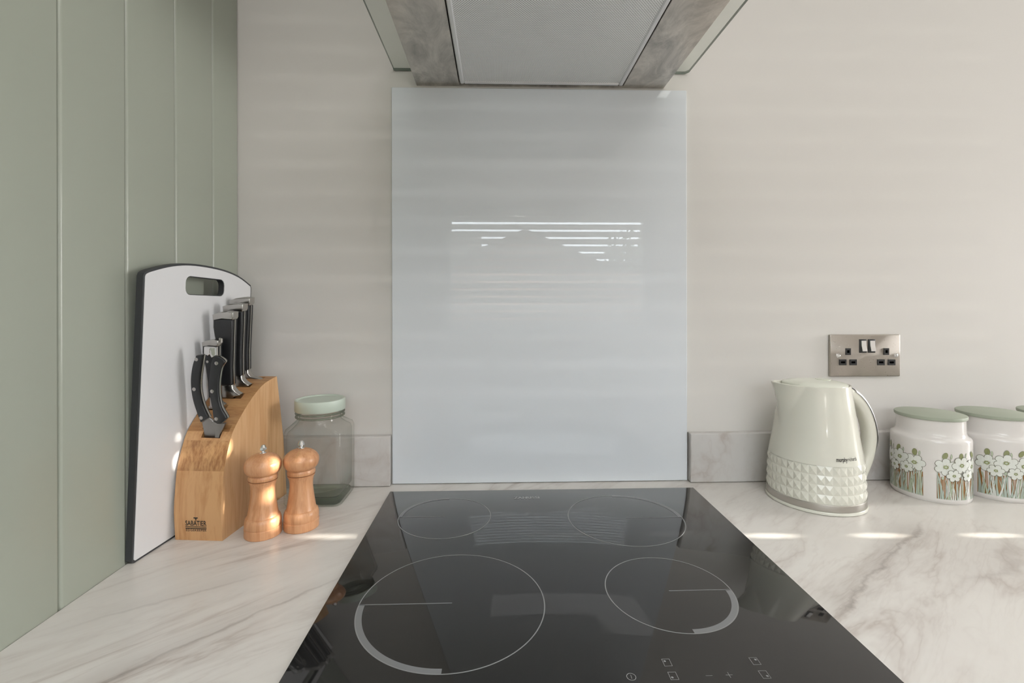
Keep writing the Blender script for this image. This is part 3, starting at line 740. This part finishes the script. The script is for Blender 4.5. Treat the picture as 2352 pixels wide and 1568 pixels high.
for (nm, a, d, dz, s, riv, but, lab, lean) in (
        ('kitchen_knife', 0.0203, 0.140, -0.002, 1.10, (), False, 'rearmost of the three tall black-handled knives, at the back of the block', 0.6),
        ('kitchen_knife', 0.0303, 0.107, 0.0005, 1.055, (), False, 'middle one of the three tall black-handled knives in the block', 0.3),
        ('kitchen_knife', 0.0318, 0.080, 0.003, 1.04, (), False, 'front one of the three tall black-handled knives, broad handle just behind the small riveted knife', 0.0),
        ('paring_knife', 0.0235, 0.058, 0.006, 0.80, ((-9.0, 92), (-3.0, 52)), True, 'small black-handled knife with steel rivets half hidden behind the kitchen scissors', 0.0)):
    k = knife(nm, s, riv, but, lab, 32 if d > 0.13 else 22); k.location = to_world(a, d, surf(d)+dz); things_in_block.append((k, (-16*s, (34 if d > 0.13 else 24)*s), (-6.3*s, 6.3*s), (-84*s, 24))); k.rotation_euler = (math.radians(7), math.radians(lean+3.8), BR)

# ------------------------------------------------------------------ kitchen scissors
t = empty('kitchen_scissors', to_world(0.0433, 0.0250, surf(0.0250)-0.0005), 0); t.rotation_euler = (math.radians(7), math.radians(3.8), BR); tag(t, 'kitchen scissors with black riveted handles standing at the front of the knife block', 'scissors')
Q = lambda P: [((x-300)*0.1653e-3*1.025, (1440-z)*0.1653e-3*1.025) for x, z in P]
sm = lambda P: [(p.x, p.y) for p in smoothpath([(a, b, 0) for a, b in P], 4)]
LHo = Q([(165, 705), (130, 790), (107, 910), (105, 1030), (124, 1150), (156, 1255), (192, 1350)]); LHi = Q([(278, 1292), (230, 1190), (203, 1085), (196, 985), (206, 880), (224, 780), (240, 692)])
RHo = Q([(345, 692), (400, 700), (452, 742), (415, 805), (394, 900), (386, 1000), (391, 1100), (411, 1185), (458, 1268), (448, 1295), (405, 1337)]); RHi = Q([(350, 1337), (328, 1300), (316, 1205), (299, 1100), (290, 985), (296, 880), (311, 765)])
def handle(Po, Pi, y0, riv, inner_edge):
    pl = sm(Po)+sm(Pi)
    bm = bmesh.new(); prism(bm, inset(pl, 0.0004), y0+0.0018, y0+0.0048, 'y'); g = obj('handle_tang', bm, M['steel'], t, smooth=False)
    for a, b in ((y0-0.0012, y0+0.0018), (y0+0.0048, y0+0.0078)):
        bm = bmesh.new(); prism(bm, inset(pl, 0.0010), a, b, 'y', 0.0012, 2); o = obj('handle_scale', bm, M['handle_black'], t, smooth=True, angle=50)
    for x, z in Q(riv):
        bm = bmesh.new(); lathe(bm, [(0.0031, 0.0), (0.0029, 0.0005), (0.0, 0.0008)], 16); o = obj('rivet', bm, M['steel'], t); o.location = (x, y0-0.0011, z); o.rotation_euler = (PI/2, 0, 0)
handle(LHo, LHi, -0.003, [(172, 745), (142, 1028), (203, 1298)], True)
handle(RHo, RHi, -0.0055, [(373, 763), (325, 1030), (360, 1290)], False)
bm = bmesh.new(); prism(bm, Q([(192, 1350), (262, 1300), (290, 1318), (345, 1395), (378, 1440), (370, 1500), (212, 1500), (208, 1440)]), -0.0005, 0.0035, 'y', 0.0006, 1); obj('blade', bm, M['dull_steel'], t, smooth=True, angle=30)
bm = bmesh.new(); prism(bm, Q([(318, 1325), (360, 1338), (436, 1330), (415, 1380), (382, 1440), (370, 1500), (330, 1500), (340, 1400), (300, 1340)]), -0.0048, -0.0008, 'y', 0.0006, 1); obj('blade', bm, M['dull_steel'], t, smooth=True, angle=30)
bm = bmesh.new(); prism(bm, Q([(240, 625), (348, 625), (348, 700), (310, 722), (292, 690), (275, 705), (238, 690)]), -0.003, 0.004, 'y', 0.0008, 2)
box(bm, ((292-300)*0.00017, -0.0042, (1440-690)*0.00017), ((296-300)*0.00017, -0.0028, (1440-640)*0.00017)); obj('latch', bm, M['chrome'], t, smooth=True, angle=30)

things_in_block.append((t, (-16.2, 14.6), (-5.8, 4.6), (-14, 2.5)))
things_in_block.append((t, (-20.5, 25), (-5.8, 9.5), (2.4, 24)))
# slots in the block that the knives and scissors stand in
for group_ in (things_in_block[:-1], things_in_block[-1:]):
    cutter = bmesh.new()
    for o_, xr, yr, zr_ in group_:
        b_ = bmesh.new(); box(b_, (xr[0]*0.001, yr[0]*0.001, zr_[0]*0.001), (xr[1]*0.001, yr[1]*0.001, zr_[1]*0.001))
        mw = Matrix.Translation(o_.location) @ o_.rotation_euler.to_matrix().to_4x4()
        bmesh.ops.transform(b_, matrix=mw, verts=b_.verts[:]); add_print(cutter, b_)
    cut_o = obj('slot_cutter', cutter, M['block_top'], smooth=False)
    bpy.context.view_layer.update()
    for sec in [o for o in block.children if o.name.startswith('wood_section')]:
        md = sec.modifiers.new('slots', 'BOOLEAN'); md.operation = 'DIFFERENCE'; md.object = cut_o; md.solver = 'EXACT'
        dg = bpy.context.evaluated_depsgraph_get(); dg.update()
        me = bpy.data.meshes.new_from_object(sec.evaluated_get(dg)); sec.modifiers.clear(); sec.data = me
    bpy.data.objects.remove(cut_o)

# ------------------------------------------------------------------ pepper and salt mills
def mill(loc, rz, label, crack):
    t = empty('wooden_mill', loc, rz); tag(t, label, 'mill', 'pair of wooden mills')
    body = [(0.0, 0.0), (0.0262, 0.0), (0.0270, 0.0012), (0.0270, 0.0128), (0.0258, 0.0140), (0.0264, 0.0152), (0.0268, 0.019), (0.0266, 0.0240), (0.0252, 0.0285), (0.0238, 0.0300), (0.0230, 0.0304), (0.0222, 0.0330), (0.0207, 0.0420), (0.0190, 0.0540), (0.0178, 0.0640), (0.0176, 0.0700), (0.0181, 0.0770), (0.0196, 0.0822), (0.0208, 0.0848), (0.0210, 0.0858), (0.0190, 0.0864), (0.0, 0.0864)]
    bm = bmesh.new(); lathe(bm, body, 56); b_ = obj('body', bm, M['mill'], t, smooth=True, angle=28)
    bm = bmesh.new(); lathe(bm, [(0.0188, 0.0860), (0.0188, 0.0874)], 40); obj('grinder_gap', bm, M['dark'], t)
    head = [(0.0, 0.0872), (0.0205, 0.0872), (0.0213, 0.0880), (0.0216, 0.0905), (0.0211, 0.0930), (0.0202, 0.0948), (0.0212, 0.0956), (0.0236, 0.0978), (0.0258, 0.1012), (0.0270, 0.1060), (0.0272, 0.1098), (0.0266, 0.1134), (0.0259, 0.1146), (0.0256, 0.1150), (0.0246, 0.1172), (0.0220, 0.1202), (0.0170, 0.1238), (0.0105, 0.1264), (0.0045, 0.1274), (0.0, 0.1275)]
    bm = bmesh.new(); lathe(bm, head, 56); h_ = obj('head', bm, M['mill'], t, smooth=True, angle=28)
    bm = bmesh.new(); lathe(bm, [(0.0, 0.1272), (0.0046, 0.1272), (0.0050, 0.1280), (0.0046, 0.1288), (0.0024, 0.1294), (0.0020, 0.1306), (0.0032, 0.1314)], 24)
    lathe(bm, [(0.0032, 0.1314), (0.0056, 0.1332), (0.0050, 0.1356), (0.0026, 0.1402), (0.0, 0.1412)], 8)
    k_ = obj('adjusting_nut', bm, M['chrome'], t, smooth=True, angle=20); k_['label'] = 'faceted chrome nut'
    if crack:
        # split running out from the nut over the dome
        bm = bmesh.new(); prev = None
        hp = [(0.0075, 0.1271), (0.0105, 0.1264), (0.0140, 0.1252), (0.0170, 0.1238), (0.0200, 0.1218), (0.0220, 0.1202), (0.0246, 0.1172)]
        for i, (r, z) in enumerate(hp):
            wd = 0.0007*math.sin(PI*(i+0.4)/(len(hp)-0.2))+0.0001; ang = -PI/2+0.05-0.10*i/len(hp)+0.03*math.sin(i*2.1)
            q = [bm.verts.new((r*math.cos(ang+s*wd/r), r*math.sin(ang+s*wd/r), z+0.0003)) for s in (-1, 1)]
            if prev: bm.faces.new([prev[0], prev[1], q[1], q[0]])
            prev = q
        o = obj('crack', bm, M['block_dark'], h_); o['label'] = 'dark split in the wood'
    return t
mill((-0.3707, -0.2013, ZC), 0.4, 'front one of the two turned wooden mills, beside the knife block, head unsplit', False)
mill((-0.3204, -0.1784, ZC), 0.12, 'rear one of the two turned wooden mills, with a split in its head', True)

# ------------------------------------------------------------------ square glass jar
JX0, JX1, JY0, JY1 = -0.3840, -0.2815, -0.1060, -0.0165
JC = Vector((0.5*(JX0+JX1), 0.5*(JY0+JY1), ZC)); jw, jd = 0.5*(JX1-JX0), 0.5*(JY1-JY0)
t = empty('glass_storage_jar', JC); tag(t, 'empty square glass storage jar with pale green screw lid in the corner behind the mills', 'storage jar')
def sq_section(hw_, hd_, r, z, n=6):
    o_ = []
    for (sx_, sy_, a0) in ((1, 1, 0), (-1, 1, 90), (-1, -1, 180), (1, -1, 270)):
        for k in range(n+1):
            a = math.radians(a0+90*k/n); o_.append((sx_*(hw_-r)+r*math.cos(a), sy_*(hd_-r)+r*math.sin(a), z))
    return o_
def circ_section(r, z, n=6):
    o_ = []
    for a0 in (0, 90, 180, 270):
        for k in range(n+1):
            a = math.radians(a0+4+(82)*k/n); o_.append((r*math.cos(a), r*math.sin(a), z))
    return o_
def skin(bm, secs, caps=(True, True)):
    R = [[bm.verts.new(p) for p in s] for s in secs]
    for A, B in zip(R, R[1:]):
        n = len(A)
        for k in range(n): bm.faces.new([A[k], A[(k+1) % n], B[(k+1) % n], B[k]])
    if caps[0]: bm.faces.new(R[0][::-1])
    if caps[1]: bm.faces.new(R[-1])
bm = bmesh.new(); rn = 0.0400
base_z = 0.0085
outer = [sq_section(jw-0.004, jd-0.004, 0.010, 0.0), sq_section(jw-0.001, jd-0.001, 0.012, 0.0022), sq_section(jw, jd, 0.009, 0.006), sq_section(jw, jd, 0.008, 0.060), sq_section(jw, jd, 0.008, 0.1300), sq_section(jw-0.0015, jd-0.0015, 0.012, 0.1370), sq_section(jw-0.006, jd-0.006, 0.018, 0.1420),
         circ_section(0.0425, 0.1475), circ_section(rn, 0.1500), circ_section(rn, 0.1525),  circ_section(rn, 0.1800), circ_section(rn-0.0035, 0.1800)]
g = 0.0042
inner = [circ_section(rn-0.0035, 0.150), circ_section(0.038, 0.1455), sq_section(jw-g-0.006, jd-g-0.006, 0.016, 0.1380), sq_section(jw-g-0.001, jd-g-0.001, 0.009, 0.1320), sq_section(jw-g, jd-g, 0.005, 0.125), sq_section(jw-g, jd-g, 0.005, 0.060), sq_section(jw-g, jd-g, 0.006, 0.019), sq_section(jw-g-0.003, jd-g-0.003, 0.010, 0.0150), sq_section(jw-g-0.012, jd-g-0.012, 0.012, 0.0135)]
skin(bm, outer+inner)
obj('glass_body', bm, M['jar_glass'], t, smooth=True, angle=50)
for zt_ in (0.1555, 0.1620):
    bm = bmesh.new(); rt_ = 0.0017
    lathe(bm, [(rn+0.0021+rt_*math.cos(2*PI*q/10), zt_+rt_*math.sin(2*PI*q/10)) for q in range(11)], 64); bmesh.ops.remove_doubles(bm, verts=bm.verts[:], dist=1e-7)
    obj('screw_thread', bm, M['jar_base'], t)
bm = bmesh.new(); e_ = 0.0052
skin(bm, [sq_section(jw-e_-0.003, jd-e_-0.003, 0.008, 0.0016), sq_section(jw-e_, jd-e_, 0.010, 0.0036), sq_section(jw-e_, jd-e_, 0.010, 0.0100), sq_section(jw-e_-0.004, jd-e_-0.004, 0.010, 0.0125)])
obj('thick_glass_bottom', bm, M['jar_base'], t, smooth=True, angle=50)
bm = bmesh.new()
lathe(bm, [(0.0418, 0.1660), (0.0440, 0.1660), (0.0446, 0.1670), (0.0446, 0.1835), (0.0440, 0.1858), (0.0425, 0.1866), (0.0400, 0.1862), (0.0385, 0.1845), (0.0, 0.1840), ], 56)
lathe(bm, [(0.0418, 0.1660), (0.0418, 0.1815), (0.0, 0.1815)], 56)
bmesh.ops.remove_doubles(bm, verts=bm.verts[:], dist=1e-6)
l_ = obj('screw_lid', bm, M['jar_lid'], t, smooth=True, angle=40); l_['label'] = 'pale green screw lid'

# ------------------------------------------------------------------ kettle
KC = Vector((0.5886, -0.0941, ZC)); KA = math.radians(8)      # spout to the left, turned slightly
t = empty('electric_kettle', KC, 0.0); tag(t, 'cream electric kettle with faceted lower band and steel ring on the worktop', 'kettle')
ZT = 0.2135
def krad(z):
    P = [(0.0, 0.0788), (0.0175, 0.0785), (0.050, 0.0775), (0.081, 0.0757), (0.1185, 0.0692), (0.160, 0.0632), (0.195, 0.0583), (0.2135, 0.0562)]
    for (a, b), (c, e) in zip(P, P[1:]):
        if z <= c: return b+(e-b)*(z-a)/(c-a)
    return P[-1][1]
SA = PI + math.radians(4)                                      # spout azimuth
def kpt(a, z, off=0.0):
    r = krad(z)+off; da = (a-SA+PI) % (2*PI)-PI
    t_ = max(0.0, (z-0.138)/(ZT-0.138)); wdt = 0.04+0.50*t_
    if t_ > 0 and abs(da) < wdt*1.25:
        q = abs(da)/(wdt*1.25)
        r += 0.0265*t_**1.35*(1-q)**1.0 * (1+0.25*q)
    zz = z
    if t_ > 0 and abs(da) < 0.7: zz = z+0.004*t_*max(0, 1-abs(da)/0.7)
    return Vector((r*math.cos(a), r*math.sin(a), zz))
bm = bmesh.new(); n = 144; rows = [0.0825, 0.09, 0.10, 0.1185, 0.135]+[0.138+0.0755*k/14 for k in range(1, 15)]
R = [[bm.verts.new(kpt(2*PI*k/n, z, 0.0006)) for k in range(n)] for z in rows]
R.append([bm.verts.new(kpt(2*PI*k/n, ZT, -0.0006)+Vector((0, 0, 0.0008))) for k in range(n)])
R.append([bm.verts.new(kpt(2*PI*k/n, ZT, -0.0030)+Vector((0, 0, 0.0002))) for k in range(n)])
R.append([bm.verts.new(kpt(2*PI*k/n, ZT-0.005, -0.0032)) for k in range(n)])
R.append([bm.verts.new(kpt(2*PI*k/n, 0.17, -0.0040)) for k in range(n)])
for A, B in zip(R, R[1:]):
    for k in range(n): bm.faces.new([A[k], A[(k+1) % n], B[(k+1) % n], B[k]])
obj('body', bm, M['cream'], t, smooth=True, angle=35)
# faceted band: four rows of small pyramids
bm = bmesh.new(); NC = 40; NR = 4; z0, z1 = 0.0178, 0.0822
zr = [z0+(z1-z0)*i/NR for i in range(NR+1)]
G = [[bm.verts.new(kpt(2*PI*(k+0.5)/NC, z, -0.0004)) for k in range(NC)] for z in zr]
for i in range(NR):
    for k in range(NC):
        q = [G[i][k], G[i][(k+1) % NC], G[i+1][(k+1) % NC], G[i+1][k]]
        ap = bm.verts.new(kpt(2*PI*(k+1)/NC, 0.5*(zr[i]+zr[i+1]), 0.0016))
        for j in range(4): bm.faces.new([q[j], q[(j+1) % 4], ap])
top = [bm.verts.new(kpt(2*PI*(k+0.5)/NC, 0.0835, -0.0010)) for k in range(NC)]
for k in range(NC): bm.faces.new([G[NR][k], G[NR][(k+1) % NC], top[(k+1) % NC], top[k]])
obj('faceted_band', bm, M['cream'], t, smooth=False)
bm = bmesh.new(); lathe(bm, [(0.074, 0.0058), (0.0797, 0.0060), (0.0800, 0.0066), (0.0796, 0.0172), (0.0790, 0.0178), (0.074, 0.0179)], 96); obj('steel_ring', bm, M['ring_steel'], t, smooth=True, angle=40)
bm = bmesh.new(); lathe(bm, [(0.0, 0.0), (0.0795, 0.0), (0.0812, 0.0010), (0.0814, 0.0046), (0.0806, 0.0058), (0.074, 0.0059), (0.0, 0.0059)], 96); obj('power_base', bm, M['cream'], t, smooth=True, angle=40)
# lid, set just inside the rim, stopping short of the spout
bm = bmesh.new(); nn = 72; rings = []
for f_, zz in ((1.0, 0.2085), (1.0, 0.2126), (0.985, 0.2142), (0.90, 0.2166), (0.6, 0.2190), (0.25, 0.2198)):
    rr_ = 0.0532*f_; ring = []
    for k in range(nn):
        a = 2*PI*k/nn; x, y = rr_*math.cos(a), rr_*math.sin(a)
        ring.append(bm.verts.new((max(x, -0.044*f_-0.002), y, zz)))
    rings.append(ring)
for A, B in zip(rings, rings[1:]):
    for k in range(nn): bm.faces.new([A[k], A[(k+1) % nn], B[(k+1) % nn], B[k]])
bm.faces.new(rings[-1]); bm.faces.new(rings[0][::-1])
l_ = obj('lid', bm, M['cream_in'], t, smooth=True, angle=35)
bm = bmesh.new(); lathe(bm, [(0.0, 0.2196), (0.0120, 0.2188), (0.0125, 0.2206), (0.0, 0.2216)], 32, c=(0.022, 0.008)); obj('lid_button', bm, M['cream_in'], l_, smooth=True)
# handle: crescent loop on the right, steel strip on its outer edge
HAZ = math.radians(6)
ho = smoothpath([(0.053, 0, 0.2085), (0.074, 0, 0.2035), (0.094, 0, 0.188), (0.111, 0, 0.163), (0.1215, 0, 0.133), (0.1235, 0, 0.108), (0.1175, 0, 0.075), (0.1060, 0, 0.046), (0.094, 0, 0.026), (0.079, 0, 0.020)], 5)
hi = smoothpath([(0.053, 0, 0.190), (0.066, 0, 0.184), (0.080, 0, 0.172), (0.093, 0, 0.152), (0.101, 0, 0.128), (0.103, 0, 0.106), (0.099, 0, 0.082), (0.092, 0, 0.062), (0.084, 0, 0.048), (0.076, 0, 0.040)], 5)
bm = bmesh.new(); prev = None
hwid = 0.0135
for po, pi_ in zip(ho, hi):
    c_ = (po+pi_)*0.5; d_ = (po-pi_)*0.5; ring = []
    for k in range(20):
        a = 2*PI*k/20; ca, sa = math.cos(a), math.sin(a)
        ca = math.copysign(abs(ca)**0.75, ca); sa = math.copysign(abs(sa)**0.75, sa)
        ring.append(bm.verts.new(c_+d_*ca+Vector((0, hwid*sa, 0))))
    if prev:
        for k in range(20): bm.faces.new([prev[k], prev[(k+1) % 20], ring[(k+1) % 20], ring[k]])
    else: bm.faces.new(ring[::-1])
    prev = ring
bm.faces.new(prev)
h_ = obj('handle', bm, M['cream'], t, smooth=True, angle=50); h_.rotation_euler = (0, 0, HAZ)
bm = bmesh.new(); prev = None
for i, (po, pi_) in enumerate(zip(ho, hi)):
    if i < 4 or i > 30: continue
    c_ = (po+pi_)*0.5; d_ = (po-pi_)*0.5; wd = math.radians(74)*min(1, (i-3)/3, (31-i)/8); q = []
    for j in range(7):
        ang = wd*(j-3)/3; ca, sa = math.cos(ang), math.sin(ang)
        ca = math.copysign(abs(ca)**0.75, ca); sa = math.copysign(abs(sa)**0.75, sa)
        q.append(bm.verts.new(c_+d_*ca*1.0+d_.normalized()*0.0016+Vector((0, (hwid+0.0012)*sa, 0))))
    if prev:
        for k in range(6): bm.faces.new([prev[k], prev[k+1], q[k+1], q[k]])
    prev = q
obj('steel_strip', bm, M['aluminium'], h_, smooth=True, angle=60)
bm = bmesh.new(); box(bm, (0.082, -0.011, 0.0325), (0.100, 0.011, 0.0352), 0.001, 2); o = obj('switch', bm, M['cream_in'], t); o.rotation_euler = (0, 0, HAZ)
# lettering wrapped round the body
def wrap_text(txt, size, bold, width, az, z):
    b_ = text_mesh(txt, size, bold, 0); xs = [v.co.x for v in b_.verts]; sc = width/(max(xs)-min(xs)); m_ = 0.5*(max(xs)+min(xs))
    for v in b_.verts:
        zz = z+v.co.y; v.co = kpt(az+(v.co.x-m_)*sc/krad(z), zz, 0.00095)
    return b_
b_ = wrap_text('morphy', 0.0100, 0.00022, 0.0190, math.radians(-91.5), 0.0945); b2_ = wrap_text('richards', 0.0092, 0.0, 0.0185, math.radians(-76.0), 0.0950); add_print(b_, b2_)
obj('brand_lettering', b_, M['ink'], t, smooth=False, recalc=False)

# ------------------------------------------------------------------ floral canisters
def floral_print(bm, R0, seed, panels, zmax_scale=1.0):
    """flat print on the cylinder wall: tall leaves, stems, five-petalled blooms"""
    rnd = random.Random(seed); layer = [0]
    MI = {'leaf': 0, 'stem': 1, 'stem2': 2, 'brown': 3, 'line': 4, 'petal': 5}
    def P(u, z, lay): return ((R0+0.00015+lay*0.00006)*math.cos(u/R0), (R0+0.00015+lay*0.00006)*math.sin(u/R0), z)
    def poly(pts, m, lay, fan=True):
        if fan:
            cu = sum(p[0] for p in pts)/len(pts); cz_ = sum(p[1] for p in pts)/len(pts); c_ = bm.verts.new(P(cu, cz_, lay)); vs = [bm.verts.new(P(u, z, lay)) for u, z in pts]
            for i in range(len(vs)):
                f = bm.faces.new([c_, vs[i], vs[(i+1) % len(vs)]]); f.material_index = MI[m]
        else:
            f = bm.faces.new([bm.verts.new(P(u, z, lay)) for u, z in pts]); f.material_index = MI[m]
    def blade(u0, z0, u1, z1, w0, w1, m, lay, bend=0.0, outline=True):
        L_, R_ = [], []
        for i in range(9):
            s_ = i/8; uu = u0+(u1-u0)*s_+bend*math.sin(PI*s_); zz = z0+(z1-z0)*s_; w_ = (w0+(w1-w0)*s_)*0.5
            L_.append((uu-w_, zz)); R_.append((uu+w_, zz))
        for i in range(8):
            if outline:
                e = 0.0003
                for A, s2 in ((L_, -1), (R_, 1)):
                    poly([(A[i][0], A[i][1]), (A[i][0]+s2*e, A[i][1]), (A[i+1][0]+s2*e, A[i+1][1]), (A[i+1][0], A[i+1][1])], 'line', lay, False)
            poly([L_[i], R_[i], R_[i+1], L_[i+1]], m, lay, False)
    def ell(u, z, a, b, rot, m, lay, n=14, pinch=0.0):
        pts_ = []
        for k in range(n):
            t_ = 2*PI*k/n; x = a*math.cos(t_); y = b*math.sin(t_)*(1-pinch*math.cos(t_))
            pts_.append((u+x*math.cos(rot)-y*math.sin(rot), z+x*math.sin(rot)+y*math.cos(rot)))
        poly(pts_, m, lay)
    def leaf(u, z, a, b, rot, m, lay):
        ell(u, z, a+0.0003, b+0.0003, rot, 'line', lay); ell(u, z, a, b, rot, m, lay+1)
    def flower(u, z, r, rot, lay):
        for k in range(6):
            a = rot+2*PI*k/6; du, dz = math.cos(a)*r*0.60, math.sin(a)*r*0.52
            ell(u+du, z+dz, r*0.50+0.0006, r*0.34+0.0006, a, 'line', lay, 14, -0.35)
        for k in range(6):
            a = rot+2*PI*k/6; du, dz = math.cos(a)*r*0.60, math.sin(a)*r*0.52
            ell(u+du, z+dz, r*0.50, r*0.34, a, 'petal', lay+1, 14, -0.35)
        ell(u, z, r*0.27, r*0.23, 0, 'leaf', lay+2, 10)
        for k in range(7):
            a = 2*PI*k/7+rot; blade(u, z, u+math.cos(a)*r*0.42, z+math.sin(a)*r*0.36, 0.0004, 0.0003, 'leaf', lay+2, 0, False)
        ell(u, z, r*0.13, r*0.11, 0, 'stem', lay+3, 8)
    for (uc, wd) in panels:
        u0, u1 = uc-wd/2, uc+wd/2; zb = 0.0095
        # brown ground seen between the stems
        nb = int(wd/0.0024)
        for i in range(nb):
            u = u0+wd*(i+0.5)/nb; zt = rnd.uniform(0.046, 0.064)
            if rnd.random() < 0.85: blade(u, zb, u+rnd.uniform(-0.001, 0.001), zt, rnd.uniform(0.0014, 0.0030), rnd.uniform(0.0010, 0.0026), 'brown', 0, 0, False)
        # stems and strap leaves
        ns = int(wd/0.0025)
        for i in range(ns):
            u = u0+0.001+(wd-0.002)*(i+rnd.uniform(0.2, 0.8))/ns; zt = rnd.uniform(0.036, 0.064); lean = rnd.uniform(-0.009, 0.009)
            ut = min(max(u+lean, u0+0.001), u1-0.001)
            blade(u, zb, ut, zt, rnd.uniform(0.0017, 0.0028), rnd.uniform(0.0005, 0.0014), rnd.choice(['stem', 'stem', 'stem2', 'stem2', 'petal']), 2+i % 3, rnd.uniform(-0.0025, 0.0025))
        for u in (u0+0.0004, u1-0.0004): blade(u, zb, u, 0.047, 0.0009, 0.0007, 'brown', 2, 0, False)
        # little buds
        for i in range(int(wd/0.012)):
            u = rnd.uniform(u0+0.006, u1-0.006); leaf(u, rnd.uniform(0.046, 0.056), 0.0026, 0.0016, rnd.uniform(0.6, 2.4), 'stem', 6)
        # leaves standing above the blooms
        nf = max(2, round(wd/0.026))
        for i in range(nf):
            u = u0+wd*(i+0.5)/nf
            leaf(u+rnd.uniform(-0.004, 0.001), rnd.uniform(0.0865, 0.0905), 0.0062, 0.0037, rnd.uniform(1.0, 2.2), 'leaf', 6)
            leaf(u+0.0075+rnd.uniform(-0.001, 0.002), rnd.uniform(0.083, 0.089), 0.0042, 0.0012, rnd.uniform(1.2, 1.7), 'stem', 6)
            blade(u+0.005, 0.060, u+0.007, 0.086, 0.0008, 0.0003, 'stem', 5, 0.0006)
        for i in range(nf):
            u = u0+wd*(i+0.5)/nf; u = min(max(u, u0+0.009), u1-0.009)
            flower(u, 0.0685+(0.003 if i % 2 else -0.001), 0.0150, rnd.uniform(0, 1.0), 9+(i % 2)*5)
        for i in range(nf-1):
            u = u0+wd*(i+1.0)/nf; flower(u+rnd.uniform(-0.001, 0.001), 0.0545+rnd.uniform(-0.002, 0.002), 0.0105, rnd.uniform(0, 1.0), 20)
def canister(loc, rz, seed, label):
    t = empty('storage_canister', loc, rz); tag(t, label, 'canister', 'floral storage canisters')
    R0 = 0.0600
    body = [(0.0, 0.0), (0.0575, 0.0), (0.0585, 0.0010), (0.0592, 0.0035), (0.0598, 0.0050), (R0, 0.0062), (R0, 0.1080), (0.0597, 0.1105), (0.0588, 0.1128), (0.0568, 0.1148), (0.0545, 0.1164), (0.0528, 0.1190), (0.0518, 0.1230), (0.0514, 0.1290), (0.0514, 0.1470), (0.0480, 0.1470), (0.0480, 0.1200), (0.0555, 0.1100), (0.0565, 0.0060), (0.0, 0.0050)]
    bm = bmesh.new(); lathe(bm, body, 96); obj('ceramic_body', bm, M['ceramic'], t, smooth=True, angle=35)
    bm = bmesh.new(); lathe(bm, [(0.0, 0.1472), (0.0530, 0.1472), (0.0538, 0.1480), (0.0540, 0.1520), (0.0534, 0.1532), (0.0520, 0.1537), (0.0, 0.1537)], 96); lathe(bm, [(0.0, 0.1400), (0.0470, 0.1400), (0.0470, 0.1472)], 64)
    o = obj('lid', bm, M['sage_lid'], t, smooth=True, angle=35); o['label'] = 'flat sage green lid'
    bm = bmesh.new(); floral_print(bm, R0, seed, [(R0*PI/2*q, R0*math.radians(72)) for q in range(4)])
    o = obj('floral_print', bm, [M['p_leaf'], M['p_stem'], M['p_stem2'], M['p_brown'], M['p_line'], M['p_petal']], t, smooth=False, recalc=False)
    for f in o.data.polygons:
        pass
    return t
# angle of the plain gap that faces the camera on the first canister
va = math.atan2(-0.9629+0.0762, -0.826)
canister((0.8260, -0.0762, ZC), va-PI/4, 5, 'leftmost of the three white floral canisters with sage lids, next to the kettle')
canister((0.9520, -0.0745, ZC), va+0.22, 11, 'middle one of the three white floral canisters, cut by the picture edge')
canister((1.0790, -0.0745, ZC), va, 3, 'rightmost of the three floral canisters, only a corner of its sage lid in view')
